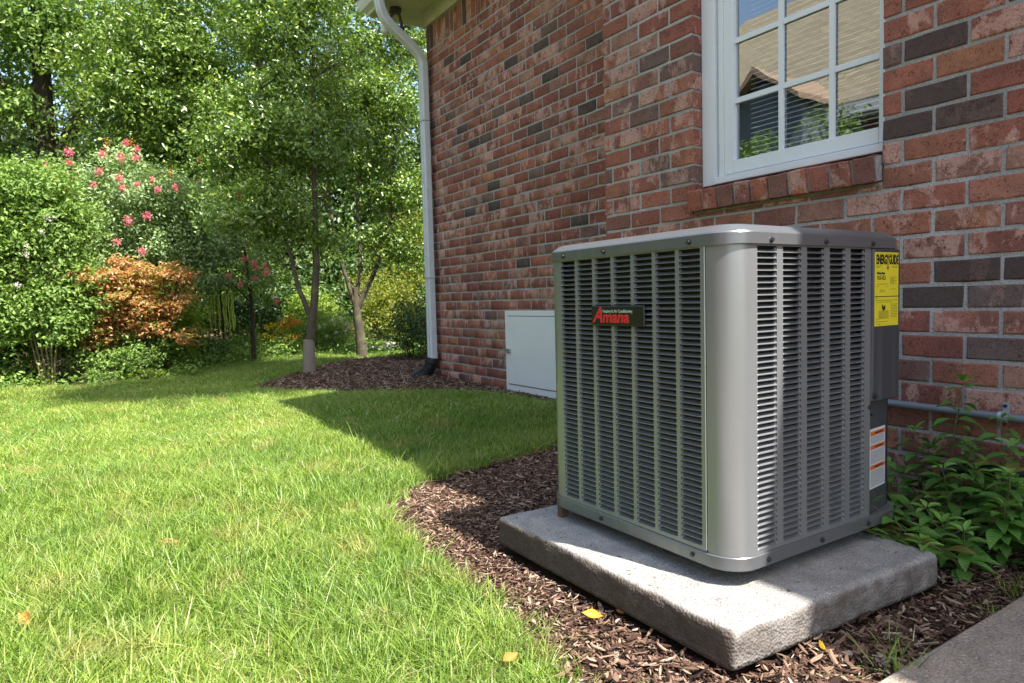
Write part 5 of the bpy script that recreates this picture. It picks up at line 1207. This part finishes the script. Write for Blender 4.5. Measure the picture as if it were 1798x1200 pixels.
q = np.stack([g_.uniform(-1.62, -.80, n), g_.uniform(1.0, 1.66, n)], 1); q = q[~((q[:, 0] > -1.59) & (q[:, 0] < -.89) & (q[:, 1] > 1.10)) | (g_.uniform(size=n) < .0)]; n = len(q); sc_ = g_.uniform(.003, .013, n)
scatter('pad_crumbs', np.stack([q[:, 0], q[:, 1], np.full(n, pz1+.002)], 1), g_.uniform(0, 6.28, n), g_.normal(0, .1, (n, 2)), np.stack([sc_, sc_, sc_], 1), g_.integers(0, 10, n), chips, 'bits of mulch and dry clippings lying on the concrete pad')
# grass
def grass_mat():
    t = NT('grass_blade'); fac = t.n('Attribute', attribute_name='rnd').outputs['Fac']; pos = t.n('NewGeometry').outputs['Position']; oi = t.n('ObjectInfo')
    c = t.ramp(fac, [(0, (.075, .150, .024)), (.40, (.175, .285, .045)), (.72, (.30, .41, .085)), (.86, (.42, .49, .17)), (.93, (.58, .54, .30)), (1, (.68, .62, .42))])
    big = t.noise(pos, 1.6, 3); c = t.mix(t.ramp(big, [(.38, 0.0), (.66, .8)]), c, t.mix(1.0, c, (1.5, 1.25, 1.35), 'MULTIPLY'))
    b2 = t.noise(pos, 5.5, 3); c = t.mix(t.ramp(b2, [(.54, 0.0), (.70, .55)]), c, (.42, .36, .14))
    p = t.principled(c, .42, None, 0, .4); tr = t.n('BsdfTranslucent'); t.l(t.mix(1.0, c, (1.2, 1.35, .5), 'MULTIPLY'), tr.inputs[0])
    mx = t.n('MixShader'); mx.inputs[0].default_value = .38; t.l(p.outputs[0], mx.inputs[1]); t.l(tr.outputs[0], mx.inputs[2]); return t.done(mx.outputs[0])
m_grass = grass_mat()
def tuft(seed, n=34, rad=.035, hmin=.03, hmax=.075, wid=.00135):
    g = np.random.default_rng(seed); V = []; F = []; A = []
    for i in range(n):
        a = g.uniform(0, 6.28); r = rad*math.sqrt(g.uniform(0, 1)); bx, by = r*math.cos(a), r*math.sin(a); h = g.uniform(hmin, hmax); w = wid*g.uniform(.7, 1.3)
        la = g.uniform(0, 6.28); lean = abs(g.normal(0, .75))*h; dead = g.uniform() < .12
        if dead: lean = h*g.uniform(1, 1.8); h *= .4
        px, py = -math.sin(la+g.normal(0, .8)), math.cos(la); b = len(V)
        for k, (t_, ww) in enumerate(((0, 1), (.4, .95), (.75, .6))):
            cx, cy, cz = bx+math.cos(la)*lean*t_**1.8, by+math.sin(la)*lean*t_**1.8, h*(t_-.18*t_*t_)
            V += [(cx-px*w*ww, cy-py*w*ww, cz), (cx+px*w*ww, cy+py*w*ww, cz)]
        V.append((bx+math.cos(la)*lean, by+math.sin(la)*lean, h*.80))
        F += [(b, b+1, b+3), (b, b+3, b+2), (b+2, b+3, b+5), (b+2, b+5, b+4), (b+4, b+5, b+6)]
        rr = g.uniform(.93, 1) if dead else min(.88, abs(g.normal(.42, .27))); A += [rr]*7
    me = np_mesh('grass_tuft', V, F, A); me.materials.append(m_grass); return me
tufts = [tuft(s_, 42) for s_ in range(8)]+[tuft(50+s_, 26, .03, .05, .105, .0015) for s_ in range(3)]
tufts_far = [tuft(100+s_, 60, .07, .035, .075, .0020) for s_ in range(6)]
def lawn(name, n, region, seed, variants, label, smin=.75, smax=1.2, edge=None):
    g = np.random.default_rng(seed); q = g.uniform((region[0], region[2]), (region[1], region[3]), (n, 2))
    jit = q+g.normal(0, .025, q.shape)
    k = ~poly_in(jit, NEAR_BED) & ~poly_in(jit, FAR_BED) & ~poly_in(jit, WOOD_EDGE) & (q[:, 1] < FY-.03) | ((q[:, 0] < -6.3) & (q[:, 1] >= FY-.03) & ~poly_in(jit, FAR_BED) & ~poly_in(jit, WOOD_EDGE))
    k &= ~((q[:, 0] > XC_N-.02) & (q[:, 1] > NY-.03)) & (q[:, 0] < -.645)
    # outside what the view cone can reach there is no point in blades
    q = q[k]; n = len(q); z = gz(q[:, 0], q[:, 1])-.002
    big = np.sin(q[:, 0]*2.1+1)*np.sin(q[:, 1]*2.7)+.6*np.sin(q[:, 0]*5.3)*np.cos(q[:, 1]*4.9)
    s_ = g.uniform(smin, smax, n)*(1+.16*big); idx = g.integers(0, len(variants), n)
    return scatter(name, np.stack([q[:, 0], q[:, 1], z], 1), g.uniform(0, 6.28, n), g.normal(0, .14, (n, 2)), np.stack([s_, s_, s_], 1), idx, variants, label)
lawn('grass', 27000, (-3.6, -.64, -1.2, 2.9), 31, tufts, 'lush mown grass in the foreground of the lawn')
lawn('grass', 22000, (-6.6, -3.6, -1.6, 2.95), 32, tufts_far, 'mown grass in the middle of the lawn')
lawn('grass', 14000, (-12.4, -6.6, -2.4, 9.0), 33, tufts_far, 'mown grass at the far end of the lawn', .9, 1.3)
# long seed blades leaning over the mulch edge
print('done', len(bpy.data.objects))
